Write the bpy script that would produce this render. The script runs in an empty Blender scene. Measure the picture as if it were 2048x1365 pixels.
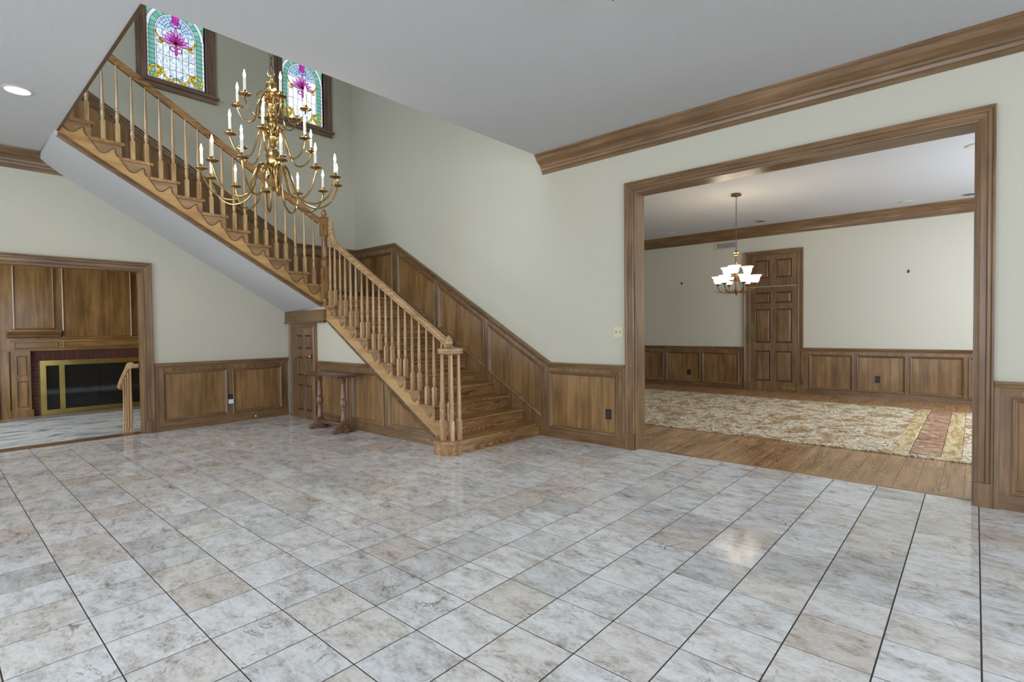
import bpy, bmesh, math, random
from mathutils import Vector, Matrix
from mathutils.geometry import tessellate_polygon
random.seed(7)
S = bpy.context.scene
COL = S.collection
PI = math.pi
# ------------------------------------------------------------------ camera
cam_d = bpy.data.cameras.new('camera'); cam = bpy.data.objects.new('camera', cam_d); COL.objects.link(cam)
cam_d.sensor_width = 36.0; cam_d.lens = 36.0 * 1047.26 / 2048.0; cam_d.clip_start = 0.05
th, pit, rol = -0.7246, -0.0232, -0.0107
fw = Vector((math.sin(th) * math.cos(pit), math.cos(th) * math.cos(pit), math.sin(pit)))
rt = Vector((math.cos(th), -math.sin(th), 0)); up = rt.cross(fw)
r2 = rt * math.cos(rol) + up * math.sin(rol); u2 = -rt * math.sin(rol) + up * math.cos(rol)
M = Matrix((r2, u2, -fw)).transposed().to_4x4(); M.translation = (-0.0269, -4.4432, 1.2997)
cam.matrix_world = M
S.camera = cam
# ------------------------------------------------------------------ world, lights, exposure
W = bpy.data.worlds.new('world'); S.world = W; W.use_nodes = True
W.node_tree.nodes['Background'].inputs[0].default_value = (0.86, 0.93, 1.0, 1)
W.node_tree.nodes['Background'].inputs[1].default_value = 1.0
S.view_settings.view_transform = 'Standard'; S.view_settings.look = 'None'
S.view_settings.exposure = 0.0; S.view_settings.gamma = 1.0; S.view_settings.use_curve_mapping = False
def area(name, loc, target, sx, sy, power, col=(1, 1, 1)):
    d = bpy.data.lights.new(name, 'AREA'); d.shape = 'RECTANGLE'; d.size = sx; d.size_y = sy; d.energy = power; d.color = col
    o = bpy.data.objects.new(name, d); COL.objects.link(o); o.location = loc
    o.rotation_euler = (Vector(target) - Vector(loc)).to_track_quat('-Z', 'Y').to_euler()
    return o
area('front_fill_daylight', (-2.6, -8.15, 1.7), (-2.6, 0, 1.5), 6.4, 2.6, 208, (0.87, 0.95, 1.05))  # added fill from behind the camera, not a window in view
area('side_fill_daylight', (3.55, -3.4, 1.7), (-4, -2.6, 1.3), 5.0, 2.6, 132, (0.84, 0.94, 1.08))  # added fill from the unseen side wall
area('upper_hall_daylight', (-4.2, -6.1, 5.1), (-5.3, 0.5, 4.2), 1.3, 1.1, 84, (0.74, 0.92, 1.08))
area('dining_window_daylight', (1.75, 4.0, 1.75), (-4, 4.4, 1.5), 3.6, 2.2, 150, (0.86, 0.94, 1.06))
area('den_window_daylight', (-10.3, -6.9, 1.7), (-11.2, -2.0, 1.2), 2.6, 2.0, 125, (0.92, 0.97, 1.02))
# ------------------------------------------------------------------ materials
MAT = {}
def new_mat(name):
    m = bpy.data.materials.new(name); m.use_nodes = True; MAT[name] = m
    nt = m.node_tree; return m, nt, nt.nodes['Principled BSDF']
def N(nt, t, **k):
    n = nt.nodes.new(t)
    for a, b in k.items(): setattr(n, a, b)
    return n
def sc(c):  # sRGB 0-255 -> linear
    return tuple(((v / 255) / 12.92 if v / 255 <= 0.04045 else ((v / 255 + 0.055) / 1.055) ** 2.4) for v in c) + (1,)
def ramp(nt, stops):
    r = N(nt, 'ShaderNodeValToRGB'); e = r.color_ramp.elements
    while len(e) > 1: e.remove(e[-1])
    e[0].position = stops[0][0]; e[0].color = stops[0][1]
    for p, c in stops[1:]:
        q = e.new(p); q.color = c
    return r
def coords(nt, scale, rnd=True, src='Object'):
    tc = N(nt, 'ShaderNodeTexCoord'); mp = N(nt, 'ShaderNodeMapping'); mp.inputs['Scale'].default_value = scale
    nt.links.new(tc.outputs[src], mp.inputs['Vector'])
    if rnd:
        oi = N(nt, 'ShaderNodeObjectInfo'); mu = N(nt, 'ShaderNodeMath', operation='MULTIPLY'); mu.inputs[1].default_value = 37.0
        cx = N(nt, 'ShaderNodeCombineXYZ')
        nt.links.new(oi.outputs['Random'], mu.inputs[0])
        for i in range(3): nt.links.new(mu.outputs[0], cx.inputs[i])
        nt.links.new(cx.outputs[0], mp.inputs['Location'])
    return mp.outputs[0]
def plain(name, c, rough=0.6, metal=0.0, bump=0.0, bscale=80, vary=0.0):
    m, nt, b = new_mat(name)
    b.inputs['Base Color'].default_value = sc(c); b.inputs['Roughness'].default_value = rough; b.inputs['Metallic'].default_value = metal
    v = coords(nt, (1, 1, 1))
    no = N(nt, 'ShaderNodeTexNoise'); no.inputs['Scale'].default_value = bscale; no.inputs['Detail'].default_value = 3
    nt.links.new(v, no.inputs['Vector'])
    if bump:
        bp = N(nt, 'ShaderNodeBump'); bp.inputs['Strength'].default_value = bump; bp.inputs['Distance'].default_value = 0.004
        nt.links.new(no.outputs[0], bp.inputs['Height']); nt.links.new(bp.outputs[0], b.inputs['Normal'])
    if vary:
        n2 = N(nt, 'ShaderNodeTexNoise'); n2.inputs['Scale'].default_value = 2.5; n2.inputs['Detail'].default_value = 4
        nt.links.new(v, n2.inputs['Vector'])
        lo = tuple(x * (1 - vary) for x in sc(c)[:3]) + (1,); hi = tuple(min(1, x * (1 + vary)) for x in sc(c)[:3]) + (1,)
        r = ramp(nt, [(0.3, lo), (0.7, hi)]); nt.links.new(n2.outputs[0], r.inputs[0]); nt.links.new(r.outputs[0], b.inputs['Base Color'])
    return m
def wood(name, dark, mid, light, axis='z', rough=0.38, fine=26.0, figure=0.0):
    m, nt, b = new_mat(name)
    s = [fine, fine, fine]; s['xyz'.index(axis)] = fine * 0.06
    v = coords(nt, tuple(s))
    n1 = N(nt, 'ShaderNodeTexNoise'); n1.inputs['Scale'].default_value = 1.0; n1.inputs['Detail'].default_value = 6; n1.inputs['Distortion'].default_value = 0.5
    nt.links.new(v, n1.inputs['Vector'])
    s2 = [2.6, 2.6, 2.6]; s2['xyz'.index(axis)] = 0.9
    v2 = coords(nt, tuple(s2))
    n2 = N(nt, 'ShaderNodeTexNoise'); n2.inputs['Scale'].default_value = 1.6; n2.inputs['Detail'].default_value = 5; n2.inputs['Roughness'].default_value = 0.6
    nt.links.new(v2, n2.inputs['Vector'])
    mx = N(nt, 'ShaderNodeMath', operation='MULTIPLY_ADD'); mx.inputs[1].default_value = 0.55
    ml = N(nt, 'ShaderNodeMath', operation='MULTIPLY'); ml.inputs[1].default_value = 0.5
    nt.links.new(n2.outputs[0], ml.inputs[0]); nt.links.new(n1.outputs[0], mx.inputs[0]); nt.links.new(ml.outputs[0], mx.inputs[2])
    val = mx.outputs[0]
    if figure:
        s3 = [1.0, 1.0, 1.0]; s3['xyz'.index(axis)] = 0.13
        v3 = coords(nt, tuple(s3))
        n3 = N(nt, 'ShaderNodeTexNoise'); n3.inputs['Scale'].default_value = 5.0; n3.inputs['Detail'].default_value = 1.0
        nt.links.new(v3, n3.inputs['Vector'])
        a = N(nt, 'ShaderNodeMath', operation='MULTIPLY'); a.inputs[1].default_value = 190.0; nt.links.new(n3.outputs[0], a.inputs[0])
        si = N(nt, 'ShaderNodeMath', operation='SINE'); nt.links.new(a.outputs[0], si.inputs[0])
        pw = N(nt, 'ShaderNodeMath', operation='MULTIPLY_ADD'); pw.inputs[1].default_value = figure; nt.links.new(si.outputs[0], pw.inputs[0]); nt.links.new(val, pw.inputs[2])
        val = pw.outputs[0]
    wb = lambda c: tuple(min(1, x * k) for x, k in zip(sc(c)[:3], (1.04, 0.95, 0.86))) + (1,)
    r = ramp(nt, [(0.33, wb(dark)), (0.52, wb(mid)), (0.72, wb(light))])
    nt.links.new(val, r.inputs[0]); nt.links.new(r.outputs[0], b.inputs['Base Color'])
    b.inputs['Roughness'].default_value = rough
    bp = N(nt, 'ShaderNodeBump'); bp.inputs['Strength'].default_value = 0.12; bp.inputs['Distance'].default_value = 0.002
    nt.links.new(val, bp.inputs['Height']); nt.links.new(bp.outputs[0], b.inputs['Normal'])
    return m
def glow(name, c, strength, c2=None, scale=18):
    m, nt, b = new_mat(name)
    b.inputs['Base Color'].default_value = sc(c); b.inputs['Roughness'].default_value = 0.15
    b.inputs['Emission Color'].default_value = sc(c); b.inputs['Emission Strength'].default_value = strength
    if c2:
        v = coords(nt, (1, 1, 1)); no = N(nt, 'ShaderNodeTexNoise'); no.inputs['Scale'].default_value = scale; no.inputs['Detail'].default_value = 6; no.inputs['Roughness'].default_value = 0.7
        nt.links.new(v, no.inputs['Vector']); r = ramp(nt, [(0.42, sc(c2)), (0.57, sc(c))]); nt.links.new(no.outputs[0], r.inputs[0])
        nt.links.new(r.outputs[0], b.inputs['Emission Color'])
    return m
WALL = plain('wall_paint', (199, 195, 178), 0.85, bump=0.35, bscale=150)
CEIL = plain('ceiling_paint', (198, 198, 198), 0.9, bump=0.5, bscale=170)
DWALL = plain('dining_wall_paint', (206, 202, 186), 0.85, bump=0.25, bscale=140)
def woods(n, *a, **k): return {ax: wood(n + '_' + ax, *a, axis=ax, **k) for ax in 'xyz'}
PAN = woods('stained_panel_wood', (86, 64, 38), (130, 102, 65), (164, 134, 92), rough=0.32, fine=20)
TRM = woods('stained_trim_wood', (84, 65, 45), (118, 94, 67), (148, 122, 92), rough=0.28, fine=30)
GRV = woods('dark_trim_shade_wood', (58, 40, 24), (84, 62, 38), (108, 82, 52), rough=0.4, fine=30)  # wood of the dark ceiling strip; on grooves and brackets it paints in shade
BRK = woods('bracket_wood', (112, 90, 62), (146, 120, 88), (172, 146, 112), rough=0.4, fine=16)
OAK = woods('oak_stair_wood', (92, 66, 38), (150, 116, 76), (180, 146, 102), rough=0.28, fine=40, figure=0.075)
BAL = woods('oak_baluster_sheen_wood', (124, 98, 66), (172, 144, 106), (206, 182, 146), rough=0.27, fine=40)  # paler than the stair oak: sheen put into the colour
STR = woods('maple_stringer_wood', (142, 110, 66), (180, 146, 96), (206, 174, 122), rough=0.4, fine=12)
DARKW = woods('dark_table_wood', (60, 42, 31), (104, 79, 62), (146, 116, 95), rough=0.3, fine=30)
WINW = woods('window_frame_wood', (84, 68, 58), (120, 100, 88), (146, 126, 112), rough=0.4, fine=30)
DEN = woods('den_panel_wood', (84, 60, 32), (132, 102, 60), (168, 136, 88), rough=0.25, fine=18)
PLK = woods('plank_wood', (104, 78, 52), (164, 130, 92), (198, 164, 122), rough=0.28, fine=26, figure=0.08)
BRASS = plain('polished_brass', (178, 148, 98), 0.18, 1.0, vary=0.3)
BRASSD = plain('dull_brass', (176, 156, 92), 0.3, 1.0, vary=0.2)
BRONZE = plain('bronze_metal', (128, 92, 66), 0.4, 0.9, vary=0.25)
CHROME = plain('satin_nickel', (190, 186, 176), 0.3, 1.0)
BLACK = plain('black_plastic', (26, 22, 20), 0.4)
IVORY = plain('ivory_plastic', (214, 206, 176), 0.45)
WHITE = plain('white_plastic', (232, 232, 236), 0.4)
CANDLE = plain('candle_sleeve', (236, 230, 214), 0.5)
GROUT = plain('grout', (62, 56, 50), 0.9, bump=0.2)
BRICK = plain('red_brick', (84, 46, 36), 0.8, bump=0.5, bscale=60, vary=0.35)
MORTAR = plain('mortar', (120, 104, 92), 0.9)
HEARTH = plain('hearth_stone', (150, 140, 138), 0.4, vary=0.1)
SOOT = plain('firebox_soot', (20, 18, 16), 0.8)
DGREY = plain('speaker_grille', (92, 100, 108), 0.6)
VENTM = plain('vent_metal', (196, 192, 182), 0.5)
VENTD = plain('vent_dark', (60, 58, 54), 0.7)
LEAD = plain('lead_came', (38, 44, 52), 0.5, 0.3)
BULB = glow('bulb_glow', (255, 244, 224), 14.0)
SHADE = glow('lamp_shade_glass', (255, 246, 226), 1.7, (240, 212, 172), 10)
DBULB = glow('shade_bulb_glow', (255, 240, 214), 6.0)
DOWN = glow('downlight_lens', (250, 250, 255), 2.2)
# smoked fireplace glass
m, nt, b = new_mat('smoked_glass'); GLASS = m
b.inputs['Base Color'].default_value = (0.012, 0.012, 0.012, 1); b.inputs['Roughness'].default_value = 0.06
# marble tiles
m, nt, b = new_mat('marble_tile'); TILE = m
geo = N(nt, 'ShaderNodeNewGeometry'); oi = N(nt, 'ShaderNodeObjectInfo'); at = N(nt, 'ShaderNodeAttribute', attribute_name='tile_random')
rn = N(nt, 'ShaderNodeMath', operation='ADD'); nt.links.new(oi.outputs['Random'], rn.inputs[0]); nt.links.new(at.outputs['Fac'], rn.inputs[1])
rf = N(nt, 'ShaderNodeMath', operation='FRACT'); nt.links.new(rn.outputs[0], rf.inputs[0])
mu = N(nt, 'ShaderNodeMath', operation='MULTIPLY'); mu.inputs[1].default_value = 90.0; nt.links.new(rf.outputs[0], mu.inputs[0])
cx = N(nt, 'ShaderNodeCombineXYZ'); nt.links.new(mu.outputs[0], cx.inputs[2])
va = N(nt, 'ShaderNodeVectorMath', operation='ADD'); nt.links.new(geo.outputs['Position'], va.inputs[0]); nt.links.new(cx.outputs[0], va.inputs[1])
mp = N(nt, 'ShaderNodeMapping'); mp.inputs['Scale'].default_value = (1.0, 1.8, 1.0); mp.inputs['Rotation'].default_value = (0, 0, 0.35); nt.links.new(va.outputs[0], mp.inputs['Vector'])
n1 = N(nt, 'ShaderNodeTexNoise'); n1.inputs['Scale'].default_value = 6.0; n1.inputs['Detail'].default_value = 11; n1.inputs['Roughness'].default_value = 0.74; n1.inputs['Distortion'].default_value = 0.35
nt.links.new(mp.outputs[0], n1.inputs['Vector'])
cr = ramp(nt, [(0.28, sc((136, 126, 117))), (0.40, sc((200, 195, 190))), (0.52, sc((228, 227, 226))), (0.70, sc((247, 248, 250)))])
nf_ = N(nt, 'ShaderNodeTexNoise'); nf_.inputs['Scale'].default_value = 34.0; nf_.inputs['Detail'].default_value = 8; nf_.inputs['Roughness'].default_value = 0.75; nt.links.new(mp.outputs[0], nf_.inputs['Vector'])
nfm = N(nt, 'ShaderNodeMath', operation='MULTIPLY_ADD'); nfm.inputs[1].default_value = 0.5; nt.links.new(nf_.outputs[0], nfm.inputs[0])
nfs = N(nt, 'ShaderNodeMath', operation='SUBTRACT'); nfs.inputs[1].default_value = 0.25; nt.links.new(n1.outputs[0], nfs.inputs[0]); nt.links.new(nfs.outputs[0], nfm.inputs[2])
nt.links.new(nfm.outputs[0], cr.inputs[0])
n2 = N(nt, 'ShaderNodeTexNoise'); n2.inputs['Scale'].default_value = 2.2; n2.inputs['Detail'].default_value = 7; n2.inputs['Distortion'].default_value = 2.2
nt.links.new(va.outputs[0], n2.inputs['Vector'])
sb = N(nt, 'ShaderNodeMath', operation='SUBTRACT'); sb.inputs[1].default_value = 0.5; nt.links.new(n2.outputs[0], sb.inputs[0])
ab = N(nt, 'ShaderNodeMath', operation='ABSOLUTE'); nt.links.new(sb.outputs[0], ab.inputs[0])
vr = ramp(nt, [(0.0, (1, 1, 1, 1)), (0.007, (0, 0, 0, 1))]); nt.links.new(ab.outputs[0], vr.inputs[0])
nm = N(nt, 'ShaderNodeTexNoise'); nm.inputs['Scale'].default_value = 3.0; nt.links.new(va.outputs[0], nm.inputs['Vector'])
nr = ramp(nt, [(0.46, (0, 0, 0, 1)), (0.6, (0.85, 0.85, 0.85, 1))]); nt.links.new(nm.outputs[0], nr.inputs[0])
vm = N(nt, 'ShaderNodeMath', operation='MULTIPLY'); nt.links.new(vr.outputs[0], vm.inputs[0]); nt.links.new(nr.outputs[0], vm.inputs[1])
mix = N(nt, 'ShaderNodeMixRGB'); mix.inputs[2].default_value = sc((120, 108, 98)); nt.links.new(vm.outputs[0], mix.inputs[0]); nt.links.new(cr.outputs[0], mix.inputs[1])
tr = ramp(nt, [(0.0, sc((236, 228, 219))), (0.18, sc((250, 247, 243))), (0.5, sc((255, 255, 255))), (0.82, sc((248, 250, 252))), (1.0, sc((222, 222, 221)))]); nt.links.new(rf.outputs[0], tr.inputs[0])
mt = N(nt, 'ShaderNodeMixRGB', blend_type='MULTIPLY'); mt.inputs[0].default_value = 1.0
nt.links.new(mix.outputs[0], mt.inputs[1]); nt.links.new(tr.outputs[0], mt.inputs[2]); nt.links.new(mt.outputs[0], b.inputs['Base Color'])
b.inputs['Roughness'].default_value = 0.1
# rugs
def rug_mat(name, stops, scale, stretch):
    m, nt, b = new_mat(name)
    v = coords(nt, stretch, rnd=False)
    no = N(nt, 'ShaderNodeTexNoise'); no.inputs['Scale'].default_value = scale; no.inputs['Detail'].default_value = 7; no.inputs['Roughness'].default_value = 0.72; no.inputs['Distortion'].default_value = 1.6
    nt.links.new(v, no.inputs['Vector']); r = ramp(nt, [(p, sc(c)) for p, c in stops]); nt.links.new(no.outputs[0], r.inputs[0]); nt.links.new(r.outputs[0], b.inputs['Base Color'])
    b.inputs['Roughness'].default_value = 0.95
    bp = N(nt, 'ShaderNodeBump'); bp.inputs['Strength'].default_value = 0.5; bp.inputs['Distance'].default_value = 0.006
    nt.links.new(no.outputs[0], bp.inputs['Height']); nt.links.new(bp.outputs[0], b.inputs['Normal'])
    return m
def rug_layers(name, base, blot, fine, vine, gold_cut, vine_w, vscale, stretch):
    m, nt, b = new_mat(name); v = coords(nt, stretch, rnd=False)
    def no(sc_, det, dist):
        n = N(nt, 'ShaderNodeTexNoise'); n.inputs['Scale'].default_value = sc_; n.inputs['Detail'].default_value = det; n.inputs['Distortion'].default_value = dist; n.inputs['Roughness'].default_value = 0.65; nt.links.new(v, n.inputs['Vector']); return n.outputs[0]
    def mixc(f, c1, c2):
        x = N(nt, 'ShaderNodeMixRGB'); nt.links.new(f, x.inputs[0])
        if isinstance(c1, tuple): x.inputs[1].default_value = sc(c1)
        else: nt.links.new(c1, x.inputs[1])
        x.inputs[2].default_value = sc(c2); return x.outputs[0]
    r1 = ramp(nt, [(gold_cut, (0, 0, 0, 1)), (gold_cut + 0.1, (0.85, 0.85, 0.85, 1))]); nt.links.new(no(3.2, 6, 1.0), r1.inputs[0])
    c = mixc(r1.outputs[0], base, blot)
    r2_ = ramp(nt, [(0.48, (0, 0, 0, 1)), (0.62, (0.85, 0.85, 0.85, 1))]); nt.links.new(no(26, 6, 1.2), r2_.inputs[0]); c = mixc(r2_.outputs[0], c, fine)
    sb = N(nt, 'ShaderNodeMath', operation='SUBTRACT'); sb.inputs[1].default_value = 0.5; nt.links.new(no(vscale, 2, 2.5), sb.inputs[0])
    ab = N(nt, 'ShaderNodeMath', operation='ABSOLUTE'); nt.links.new(sb.outputs[0], ab.inputs[0])
    r3 = ramp(nt, [(vine_w * 0.5, (0.8, 0.8, 0.8, 1)), (vine_w, (0, 0, 0, 1))]); nt.links.new(ab.outputs[0], r3.inputs[0]); c = mixc(r3.outputs[0], c, vine)
    nt.links.new(c, b.inputs['Base Color']); b.inputs['Roughness'].default_value = 0.95
    return m
RUGF = rug_layers('rug_field', (234, 224, 196), (166, 132, 70), (146, 112, 66), (98, 38, 30), 0.49, 0.032, 3.6, (1.3, 1, 1))
RUGR = rug_layers('rug_red_border', (224, 200, 162), (188, 150, 104), (170, 122, 84), (104, 30, 24), 0.5, 0.1, 5.0, (0.5, 2.6, 1))
RUGG = rug_layers('rug_gold_band', (216, 200, 158), (160, 124, 64), (186, 156, 98), (134, 100, 50), 0.46, 0.01, 5.0, (4, 0.8, 1))
RUGW = rug_mat('rug_fringe', [(0.35, (196, 190, 184)), (0.6, (238, 236, 232))], 30.0, (1, 1, 1))
CARPET = rug_mat('den_carpet', [(0.36, (112, 118, 124)), (0.45, (168, 174, 176)), (0.55, (204, 208, 206)), (0.7, (186, 180, 166))], 2.4, (1.0, 0.5, 1))
# ------------------------------------------------------------------ building helpers
ORG = {}
def tag(o, label, cat, group=None, kind=None):
    o['label'] = label; o['category'] = cat
    if group: o['group'] = group
    if kind: o['kind'] = kind
    return o
def thing(name, loc, label, cat, group=None):
    o = bpy.data.objects.new(name, None); COL.objects.link(o); o.location = loc; o.empty_display_size = 0.1
    ORG[o.name] = Vector(loc); return tag(o, label, cat, group)
def obj(name, bm, mat, parent=None, smooth=False):
    """link a bmesh given in world coordinates as ONE object"""
    org = ORG[parent.name] if parent else Vector((0, 0, 0))
    bmesh.ops.recalc_face_normals(bm, faces=bm.faces[:])
    if org.length: bmesh.ops.translate(bm, verts=bm.verts[:], vec=-org)
    me = bpy.data.meshes.new(name); bm.to_mesh(me); bm.free()
    if smooth:
        for p in me.polygons: p.use_smooth = True
        me.set_sharp_from_angle(angle=math.radians(35))
    for mm in (mat if isinstance(mat, tuple) else (mat,) * (1 + max([p.material_index for p in me.polygons], default=0))): me.materials.append(mm)
    o = bpy.data.objects.new(name, me); COL.objects.link(o)
    if parent: o.parent = parent
    ORG[o.name] = org
    return o
def inst(name, me, loc, parent, rz=0.0):
    o = bpy.data.objects.new(name, me); COL.objects.link(o); o.parent = parent
    o.location = Vector(loc) - ORG[parent.name]; o.rotation_euler = (0, 0, rz); ORG[o.name] = ORG[parent.name]
    return o
def mesh_of(name, bm, mat, smooth=False):
    bmesh.ops.recalc_face_normals(bm, faces=bm.faces[:])
    me = bpy.data.meshes.new(name); bm.to_mesh(me); bm.free()
    if smooth:
        for p in me.polygons: p.use_smooth = True
        me.set_sharp_from_angle(angle=math.radians(35))
    me.materials.append(mat); return me
def BM(): return bmesh.new()
def box(bm, x0, x1, y0, y1, z0, z1):
    v = [bm.verts.new((x, y, z)) for x in (x0, x1) for y in (y0, y1) for z in (z0, z1)]
    for f in ((0, 1, 3, 2), (4, 6, 7, 5), (0, 4, 5, 1), (2, 3, 7, 6), (0, 2, 6, 4), (1, 5, 7, 3)): bm.faces.new([v[i] for i in f])
    return bm
def bbox(x0, x1, y0, y1, z0, z1, bev=0.0):
    bm = box(BM(), x0, x1, y0, y1, z0, z1)
    if bev: bmesh.ops.bevel(bm, geom=bm.edges[:], offset=bev, segments=1, affect='EDGES')
    return bm
def prism(bm, pts, n, b0, b1):
    """planar polygon (3D points) pushed along n from b0 to b1"""
    n = Vector(n); A = [bm.verts.new(Vector(p) + n * b0) for p in pts]; B = [bm.verts.new(Vector(p) + n * b1) for p in pts]
    bm.faces.new(A); bm.faces.new(B[::-1])
    for i in range(len(A)): bm.faces.new([A[i], A[(i + 1) % len(A)], B[(i + 1) % len(A)], B[i]])
    return bm
def molding(bm, pts, n, prof, closed=False):
    """profile (a = left of travel in the plane, b = along n) swept along a mitred polyline lying in the plane of normal n"""
    n = Vector(n).normalized(); P = [Vector(p) for p in pts]; K = len(P); rings = []
    for i in range(K):
        if closed or 0 < i < K - 1:
            t1 = (P[i] - P[i - 1]).normalized(); t2 = (P[(i + 1) % K] - P[i]).normalized()
        elif i == 0: t1 = t2 = (P[1] - P[0]).normalized()
        else: t1 = t2 = (P[-1] - P[-2]).normalized()
        e1 = n.cross(t1); e2 = n.cross(t2); mv = (e1 + e2) / (1 + e1.dot(e2))
        rings.append([bm.verts.new(P[i] + mv * a + n * b) for a, b in prof])
    L = len(prof)
    for i in range(K if closed else K - 1):
        A, B = rings[i], rings[(i + 1) % K]
        sg = P[(i + 1) % K] - P[i]; up_ = 1 if abs(sg.z) > 0.8 * sg.length else 0
        for j in range(L): bm.faces.new([A[j], A[(j + 1) % L], B[(j + 1) % L], B[j]]).material_index = up_
    if not closed: bm.faces.new(rings[0]); bm.faces.new(rings[-1][::-1])
    return bm
def lathe(bm, prof, c=(0, 0, 0), seg=16, flute=0.0):
    c = Vector(c); rings = []
    for r, z in prof:
        rings.append([bm.verts.new(c + Vector((math.cos(2 * PI * k / seg) * r * (1 - flute * (k % 2)), math.sin(2 * PI * k / seg) * r * (1 - flute * (k % 2)), z))) for k in range(seg)])
    for A, B in zip(rings, rings[1:]):
        for k in range(seg): bm.faces.new([A[k], A[(k + 1) % seg], B[(k + 1) % seg], B[k]])
    bm.faces.new(rings[0][::-1]); bm.faces.new(rings[-1]); return bm
def square_rings(bm, prof, c=(0, 0, 0)):
    c = Vector(c); rings = []
    for r, z in prof: rings.append([bm.verts.new(c + Vector((x * r, y * r, z))) for x, y in ((-1, -1), (1, -1), (1, 1), (-1, 1))])
    for A, B in zip(rings, rings[1:]):
        for k in range(4): bm.faces.new([A[k], A[(k + 1) % 4], B[(k + 1) % 4], B[k]])
    bm.faces.new(rings[0][::-1]); bm.faces.new(rings[-1]); return bm
def tube(bm, pts, r, seg=8, r1=None):
    P = [Vector(p) for p in pts]; K = len(P); rings = []
    t = (P[1] - P[0]).normalized(); u = t.orthogonal().normalized()
    for i in range(K):
        t = ((P[min(i + 1, K - 1)] - P[max(i - 1, 0)])).normalized(); u = (u - t * u.dot(t)).normalized(); v = t.cross(u)
        rr = r if r1 is None else r + (r1 - r) * i / (K - 1)
        rings.append([bm.verts.new(P[i] + (u * math.cos(2 * PI * k / seg) + v * math.sin(2 * PI * k / seg)) * rr) for k in range(seg)])
    for A, B in zip(rings, rings[1:]):
        for k in range(seg): bm.faces.new([A[k], A[(k + 1) % seg], B[(k + 1) % seg], B[k]])
    bm.faces.new(rings[0][::-1]); bm.faces.new(rings[-1]); return bm
def smooth_path(P, n=5):
    P = [Vector(p) for p in P]; out = []
    for i in range(len(P) - 1):
        p0, p1, p2, p3 = P[max(i - 1, 0)], P[i], P[i + 1], P[min(i + 2, len(P) - 1)]
        for k in range(n):
            t = k / n
            out.append(0.5 * ((2 * p1) + (p2 - p0) * t + (2 * p0 - 5 * p1 + 4 * p2 - p3) * t * t + (3 * p1 - p0 - 3 * p2 + p3) * t ** 3))
    out.append(P[-1]); return out
def struct(name, bm, mat, label, cat, parent=None): 
    o = obj(name, bm, mat, parent); return tag(o, label, cat, kind='structure') if not parent else o
# ------------------------------------------------------------------ key dimensions (metres)
YW = 0.5565      # right wall paint plane (hall side)
YD = 0.735       # right wall, dining side
XL = -8.04       # left wall plane
ZC = 3.348       # hall ceiling
ZU = 6.25        # upper ceiling
T = 0.305
YU = -0.655      # lower stringer plane
XU = -6.965      # upper stringer plane
XE, YE = -3.93, -3.48   # stairwell opening edges
XR, YF = 3.6, -8.2      # hall side and front walls
NR = (0, -1, 0); NL = (1, 0, 0)
def R3(u, v, y=YW): return Vector((u, y, v))
def L3(u, v, x=XL): return Vector((x, u, v))
# ------------------------------------------------------------------ floors
gb = bbox(XL - 0.12, XR, YF, 0.645, -0.06, -0.0012)
floor = struct('floor', gb, GROUT, 'polished marble tile floor of the hall', 'floor')
def tile_bm(x0, x1, y0, y1):
    bm = BM(); c = 0.0008
    v = [(x0, y0), (x1, y0), (x1, y1), (x0, y1)]; w = [(x0 + c, y0 + c), (x1 - c, y0 + c), (x1 - c, y1 - c), (x0 + c, y1 - c)]
    A = [bm.verts.new((x, y, -0.0013)) for x, y in v]; B = [bm.verts.new((x, y, -0.0006)) for x, y in v]; C = [bm.verts.new((x, y, 0)) for x, y in w]
    for i in range(4):
        j = (i + 1) % 4; bm.faces.new([A[i], A[j], B[j], B[i]]); bm.faces.new([B[i], B[j], C[j], C[i]])
    bm.faces.new(C); return bm
camp = Vector((-0.0269, -4.4432, 1.2997))
def px(p):
    d = Vector(p) - camp; z = d.dot(fw)
    if z < 0.05: return None
    return 1024 + 1047.26 * d.dot(r2) / z, 682.5 - 1047.26 * d.dot(u2) / z, z
full_me = mesh_of('tile', tile_bm(-T / 2 + 0.003, T / 2 - 0.003, -T / 2 + 0.0026, T / 2 - 0.0026), TILE)
cells = []
for i in range(-12, 27):
    for j in range(-3, 26):
        x1, x0 = -i * T, -(i + 1) * T; y1, y0 = -j * T, -(j + 1) * T
        x0, x1, y0, y1 = max(x0, XL - 0.1), min(x1, XR), max(y0, YF), min(y1, 0.645)
        if x1 - x0 < 0.02 or y1 - y0 < 0.02: continue
        if YU + 0.05 < y0 and x1 < -4.3: continue          # under the stair
        q = px(((x0 + x1) / 2, (y0 + y1) / 2, 0)); vis = q and -60 < q[0] < 2108 and q[1] < 1440
        cells.append(((q[2] if vis else 99), x0, x1, y0, y1, vis))
cells.sort(key=lambda c: c[0])
rest = BM(); lay = rest.faces.layers.float.new('tile_random')
for k, (d, x0, x1, y0, y1, vis) in enumerate(cells):
    whole = abs(x1 - x0 - T) < 1e-4 and abs(y1 - y0 - T) < 1e-4
    if vis and k < 298:
        if whole: inst('tile', full_me, ((x0 + x1) / 2, (y0 + y1) / 2, 0), floor)
        else: obj('tile', tile_bm(x0 + 0.003, x1 - 0.003, y0 + 0.0026, y1 - 0.0026), TILE, floor)
    else:
        t = tile_bm(x0 + 0.003, x1 - 0.003, y0 + 0.0026, y1 - 0.0026); rv = random.random()
        mp_ = {v: rest.verts.new(v.co) for v in t.verts}
        for f in t.faces:
            nf = rest.faces.new([mp_[v] for v in f.verts]); nf[lay] = rv
        t.free()
o = obj('far_tiles', rest, TILE, floor); o['kind'] = 'stuff'
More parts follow.
